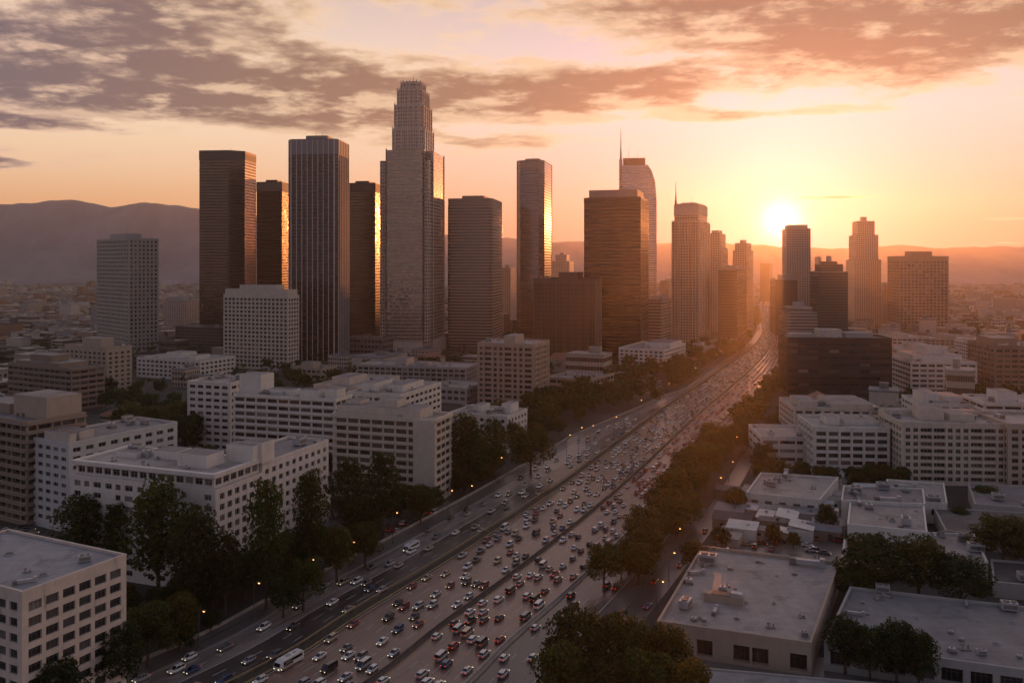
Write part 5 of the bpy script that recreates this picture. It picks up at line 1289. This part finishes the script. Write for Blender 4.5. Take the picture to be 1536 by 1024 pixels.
# parked cars in the pockets
def parked(px, py, yaw, label, group, z=.03, r=random.Random(77)):
    col, kind = r.choice(COLS), r.choice(['sedan', 'hatchback', 'suv', 'suv', 'van']); p = G(px, py)
    car(kind, col, p, R(yaw)+r.uniform(-.1, .1), f'{col} {kind} parked {label}', group, 0, z)
_p = random.Random(31)
for i in range(9): parked(590+i*9+_p.uniform(-3, 3), 800-i*5+_p.uniform(-5, 5), 64, 'in the lamp lit pocket left of the frontage road', 'cars in the lamp lit pocket')
for i in range(44): 
    x, y = _p.uniform(1085, 1262), _p.uniform(744, 832)
    if clear_of(G(x, y), 2): parked(x, y, _p.choice((66, -24)), 'in the cluttered yard behind the large warehouse', 'cars in the cluttered yard')
for i in range(7):
    p, d, w = at_road(sD(200)+i*16+_p.uniform(-2, 2), 37.0 if i % 2 else 39.9); col, kind = _p.choice(COLS), 'sedan'
    car(kind, col, p, math.atan2(d.y, d.x), f'{col} {kind} in the side street beyond the right tree belt', 'cars in the side street', 0)
for i in range(10): parked(0+i*5.5, 772+_p.uniform(-6, 6)+26, 20, 'beside the brown balconied block and the grey wing', 'cars by the balconied block')
car('sedan', 'silver', G(1096, 992), R(-12), 'silver sedan parked at the front wall of the large warehouse', None, 2)

# ------------------------------------------------------------------ side street, yard, lamps, rooftop plant
def side_ground():
    b = MB()
    for i in range(0, 60):
        s = sD(150)+i*6; p0, d0, _ = at_road(s, 35.6); p1, _, _ = at_road(s, 41.5); q0, _, _ = at_road(s+6, 35.6); q1, _, _ = at_road(s+6, 41.5)
        b.face([(*p0, .016), (*p1, .016), (*q1, .016), (*q0, .016)])
    structure(b.build('side_street', asphalt('asphalt_side', (.085, .08, .08))))
    b = MB(); b.face([(*G(x, y), .012) for x, y in ((1075, 822), (1262, 850), (1275, 742), (1125, 742))]); structure(b.build('yard', asphalt('yard_concrete', (.13, .12, .11), .3)))
    b = MB(); b.face([(*G(x, y), .010) for x, y in ((980, 985), (1000, 1060), (1640, 1100), (1640, 1010), (1230, 985))]); structure(b.build('forecourt', asphalt('forecourt_concrete', (.15, .145, .14), .3)))
    b = MB(); b.face([(*G(x, y), .012) for x, y in ((560, 832), (660, 775), (690, 750), (600, 760))]); structure(b.build('car_park', asphalt('carpark_asphalt', (.09, .08, .075), .3)))
side_ground()
SHW = [M_WHITE, M_CONC, M_TAN, M_BROWN, M_CREAM]; SHN = ['white', 'grey', 'tan', 'brown', 'cream']
def shed(px, py, w, d, h, yaw, k, label, pitch=True):
    p = G(px, py); POLYS.append([p+Vector(q)*max(w, d)*.5 for q in ((-1, -1), (1, -1), (1, 1), (-1, 1))]); t = thing('shed', label, 'shed', (p.x, p.y, 0), R(yaw)); b = MB(); b.box((0, 0, 0), (w, d, h)); b.build('wall', SHW[k], t)
    b = MB(); e = .3; a = [(-w/2-e, -d/2-e, h), (w/2+e, -d/2-e, h), (w/2+e, d/2+e, h), (-w/2-e, d/2+e, h)]
    if pitch: r0, r1 = (-w/2-e, 0, h+d*.22), (w/2+e, 0, h+d*.22); b.face([a[0], a[1], r1, r0]); b.face([a[2], a[3], r0, r1]); b.face([a[1], a[2], r1]); b.face([a[3], a[0], r0]); b.face([(x, y, z-.02) for x, y, z in a][::-1])
    else: b.prism([q[:2] for q in a], h+.002, h+.25, 0, True, None, True)
    b.build('roof', (M_ROOFL, M_ROOF, M_METAL, M_ROOFD)[(k+int(w)) % 4], t)
    b = MB(); b.box((w*.2, -d/2-.03, 0), (1.6, .08, 2.2)); b.build('door', M_DARK, t)
    for s in (-.25,): b = MB(); b.box((w*s, -d/2-.03, 1.1), (1.2, .06, .9)); b.build('window', M_GLASS, t)
for px, py, w, d, h, yaw, k, pt, lab in (
    (1100, 790, 12, 8, 3.2, -24, 3, True, 'brown pitched shed at the street corner of the cluttered yard'), (1148, 776, 11, 7, 3.0, -20, 1, True, 'grey pitched shed in the middle of the cluttered yard'), (1190, 796, 9, 6, 2.8, -28, 0, False, 'white flat shed beside the back of the large warehouse'),
    (1222, 770, 12, 7, 3.4, -24, 2, True, 'tan pitched shed at the yard side of the white shop building'), (1172, 758, 9, 6, 3, -24, 4, False, 'cream flat shed below the pale workshop roof'), (1124, 762, 14, 8, 3, -24, 3, True, 'long brown shed left of the grey pitched shed in the yard'),
    (1236, 806, 10, 6, 3.0, -24, 3, True, 'brown shed at the end of the large warehouse back wall'), (1280, 728, 10, 7, 3.6, -10, 0, False, 'white flat shed between the pale workshop and the angular roof'), (1300, 742, 9, 6, 3, -10, 1, True, 'grey pitched shed behind the lean grey roof'),
    (1244, 738, 8, 6, 3.2, -10, 4, False, 'cream shed at the corner of the pale workshop'), (1318, 722, 9, 6, 3.6, -10, 2, False, 'tan flat shed left of the white angular roof'), (1262, 762, 8, 5, 3.0, -20, 0, True, 'white pitched shed left of the white shop building wall'),
    (1150, 806, 8, 5, 2.6, -24, 1, False, 'grey low shed close to the large warehouse back parapet')):
    shed(px, py, w, d, h, yaw, k, lab, pt)
def patchwork():
    r = random.Random(41); got = []; k = 0; tries = 0
    kinds = ['pale', 'grey', 'brown', 'white', 'metal']; tops = [M_ROOFL, M_ROOF, M_ROOFD, M_WHITE, M_METAL]; walls = [M_CREAM, M_CONC, M_BROWN, M_WHITE, M_TAN]
    while k < 46 and tries < 2500:
        tries += 1; x, y = (r.uniform(1092, 1262), r.uniform(744, 812)) if k < 30 else (r.uniform(1240, 1335), r.uniform(714, 750)) if k < 38 else (r.uniform(1390, 1536), r.uniform(790, 850)); p = G(x, y)
        w, d, hh = r.uniform(5, 11), r.uniform(4, 7), r.uniform(2.4, 3.8)
        if not clear_of(p, 1.5) or any((p-q).length < 6.2 for q in got): continue
        got.append(p); i = r.randrange(5); t = thing('shed', f'small {kinds[i]}-roofed lean-to shed among the crowded sheds and lots behind the large warehouse', 'shed', (p.x, p.y, 0), R(r.choice((-24, 66))), 'crowded small sheds')
        b = MB(); b.box((0, 0, 0), (w, d, hh)); b.build('wall', walls[i], t)
        s = r.uniform(.2, .9); e = .25; b = MB(); P0 = [(-w/2-e, -d/2-e, hh), (w/2+e, -d/2-e, hh), (w/2+e, d/2+e, hh+s), (-w/2-e, d/2+e, hh+s)]
        b.face([(q[0], q[1], q[2]+.12) for q in P0]); b.face([(q[0], q[1], q[2]) for q in P0][::-1])
        for j in range(4): m = (j+1) % 4; b.face([P0[j], P0[m], (P0[m][0], P0[m][1], P0[m][2]+.12), (P0[j][0], P0[j][1], P0[j][2]+.12)])
        b.box((w*.2, 0, hh+s*.5+.1), (1.0, .9, .7), 0, 0); b.build('roof', tops[i], t); k += 1
patchwork()
def boxpile():
    r = random.Random(9)
    for i in range(64):
        x, y = (r.uniform(1100, 1258), r.uniform(748, 812)) if i < 46 else (r.uniform(1238, 1330), r.uniform(716, 752)); p = G(x, y)
        if not clear_of(p, 1.0): continue
        c = r.choice((('white', M_WHITE), ('white', M_WHITE), ('silver', M_METAL), ('rusty', plain('rust', (.22, .09, .04), .7)), ('blue', PAINT['blue'])))
        b = MB(); w = r.choice((1.6, 2.4, 3.0)); b.box((0, 0, 0), (r.choice((5.5, 3, 4)), w, r.choice((2.3, 1.6, 2.8)))); 
        for k in range(4): b.box((-1.2+k*.8, -w/2-.04, .1), (.12, .08, 1.4))
        tag(b.build('container', c[1], None, (p.x, p.y, .02), R(r.choice((-24, 66, -10)))), f'{c[0]} storage container in the cluttered lots around the white shop building', 'container', 'yard containers')
boxpile()
M_LAMP = emis('lamp_orange', (1.0, .42, .10), 6.0); M_POLE = plain('pole', (.10, .095, .09), .6)
def lamp(px, yh, yb, label, flip=1):
    p = G(px, yb); hh = max(5.0, hgt(p.y, yh)); t = thing('street_lamp', label, 'street lamp', (p.x, p.y, 0)); r = random.Random(int(px)); a = R(-27)
    b = MB(); b.tube([(0, 0, 0), (0, 0, .8), (0, 0, hh)], [.16, .12, .07], 6); b.build('pole', M_POLE, t)
    e = Vector((math.cos(a), math.sin(a)))*1.6*flip
    b = MB(); b.tube([(0, 0, hh-.2), (e.x*.5, e.y*.5, hh+.25), (e.x, e.y, hh+.3)], .05, 5); b.build('arm', M_POLE, t)
    b = MB(); b.box((e.x, e.y, hh+.24), (.9, .4, .16), a, 0, True); hd = b.build('lamp_head', M_POLE, t)
    b = MB(); b.tube([(e.x, e.y, hh-.02), (e.x, e.y, hh+.12), (e.x, e.y, hh+.23)], [.10, .24, .2], 8); b.build('bulb', M_LAMP, hd)
LAMPS = [(298, 915, 972, 'street lamp on the pavement just right of the nearest cream office'), (381, 873, 930, 'orange street lamp at the corner of the white slab block'), (463, 838, 885, 'orange street lamp by the pavement below the white slab side wall'),
 (589, 768, 815, 'bright orange street lamp over the lamp lit parking pocket'), (524, 812, 852, 'orange street lamp under the tall shaggy tree'), (672, 735, 775, 'orange street lamp below the cream slab end wall'), (702, 728, 760, 'orange street lamp right of the cream slab end wall'),
 (747, 686, 725, 'orange street lamp in the trees before the white six storey block'), (850, 652, 690, 'orange lamp at the pavement below the tan mid-rise tower'), (868, 641, 676, 'orange lamp second along the pavement below the tan mid-rise tower'), (885, 638, 668, 'orange lamp third along the pavement below the tan mid-rise tower'),
 (920, 625, 655, 'orange lamp beside the low white hut roof'), (958, 600, 630, 'orange lamp in the belt below the white five storey office'), (1000, 575, 600, 'orange lamp in the belt below the residential tower'), (1040, 552, 575, 'orange lamp in the belt below the brown mid-rise tower'), (1072, 532, 552, 'last orange lamp in the belt where the freeway bends'),
 (1003, 828, 872, 'orange street lamp beside the large warehouse parapet'), (985, 871, 915, 'orange street lamp on the road corner left of the large warehouse'), (1012, 792, 826, 'orange lamp inside the dark right tree belt'), (1093, 692, 722, 'orange lamp by the side street below the lower white wing'), (1075, 716, 745, 'orange lamp by the side street behind the right tree belt'), (1100, 655, 685, 'orange lamp at the lower white wing corner')]
for l in LAMPS: lamp(*l)
# plant standing on the big flat roofs
def plant(px, py, h, kind, sc, yaw, label):
    p = Gh(px, py, h); me = roof_unit_mesh(kind); o = link(bpy.data.objects.new({'box': 'air_conditioner', 'duct': 'duct_unit', 'vent': 'roof_vent', 'sky': 'roof_light', 'fan': 'roof_fan'}[kind], me), None, (p.x, p.y, h), R(yaw)); o.scale = (sc,)*3
    tag(o, label, 'roof plant')
z1, z2 = hW-.8, hW2-.6
for a in ((1062, 845, z1, 'box', 1.7, -24, 'largest grey air conditioner near the left parapet of the large warehouse'), (1082, 826, z1, 'duct', .8, -24, 'small duct unit at the far left corner of the large warehouse roof'), (1044, 861, z1, 'duct', .9, 10, 'grey duct unit below the largest air conditioner on the warehouse roof'),
          (1033, 875, z1, 'fan', 1.2, 0, 'dark round fan at the left parapet of the large warehouse'), (1028, 911, z1, 'box', 1.3, 60, 'upright air conditioner near the front left corner of the large warehouse'), (1051, 928, z1, 'sky', .8, -24, 'small pale roof light near the warehouse front edge'),
          (1084, 886, z1, 'fan', 1.1, 0, 'dark round fan behind the long roof housing of the large warehouse'), (1073, 918, z1, 'duct', .8, 66, 'duct unit between the long roof housing and the warehouse front'), (1153, 941, z1, 'vent', 1.0, 0, 'small lone vent near the middle of the warehouse front edge'),
          (1212, 848, z1, 'duct', 1.6, -20, 'pale duct unit at the far right corner of the large warehouse roof'), (1222, 838, z1, 'vent', 1.1, 0, 'white vents beside the pale duct unit in the far right corner'), (1200, 926, z1, 'vent', .7, 0, 'tiny vent near the right side of the large warehouse roof'), (1206, 953, z1, 'box', .6, 0, 'tiny box unit at the front right corner of the large warehouse roof'),
          (1324, 888, z2, 'box', 1.2, -20, 'white air conditioner at the back edge of the wide dark-roofed warehouse'), (1316, 899, z2, 'vent', 1.2, 0, 'pale vents below the white air conditioner on the dark roof'), (1282, 922, z2, 'duct', .8, -20, 'low duct at the left edge of the wide dark roof'), (1514, 915, z2, 'box', 1.3, -16, 'white air conditioner at the right edge of the wide dark roof'),
          (1428, 978, z2, 'fan', .9, 0, 'dark fan near the front edge of the wide dark roof'), (1444, 974, z2, 'vent', 1.2, 0, 'pale vent right of the dark fan on the wide dark roof'), (1472, 981, z2, 'box', .7, 0, 'small dark box unit last along the front of the wide dark roof')): plant(*a)
p = Gh(1086, 902, z1); t = thing('roof_housing', 'long pale roof housing in the middle of the large warehouse roof', 'roof plant', (p.x, p.y, z1), R(-24)); b = MB(); b.box((0, 0, 0), (9, 2.2, 1.8)); b.build('wall', M_TAN, t)
b = MB(); b.box((3, -.3, 1.8), (2.6, 1.6, .9)); b.build('cooler', M_METAL, t); b = MB(); b.box((-.6, 0, 1.8), (4.2, 2.3, .12), 0, 0, True); b.build('lid', M_ROOFD, t)
zn = NEARB.h-.5
for a in ((127, 842, zn, 'box', .85, 30, 'grey air conditioner near the back parapet of the nearest cream office roof'), (38, 858, zn, 'vent', .7, 0, 'small dark vent near the middle of the nearest cream office roof'), (65, 863, zn, 'sky', .8, 24, 'pale roof light in the middle of the nearest cream office roof'), (38, 874, zn, 'duct', .7, 30, 'rusty low duct near the front corner of the nearest cream office roof'), (14, 832, zn, 'sky', .9, 20, 'pale roof light at the back left of the nearest cream office roof')): plant(*a)
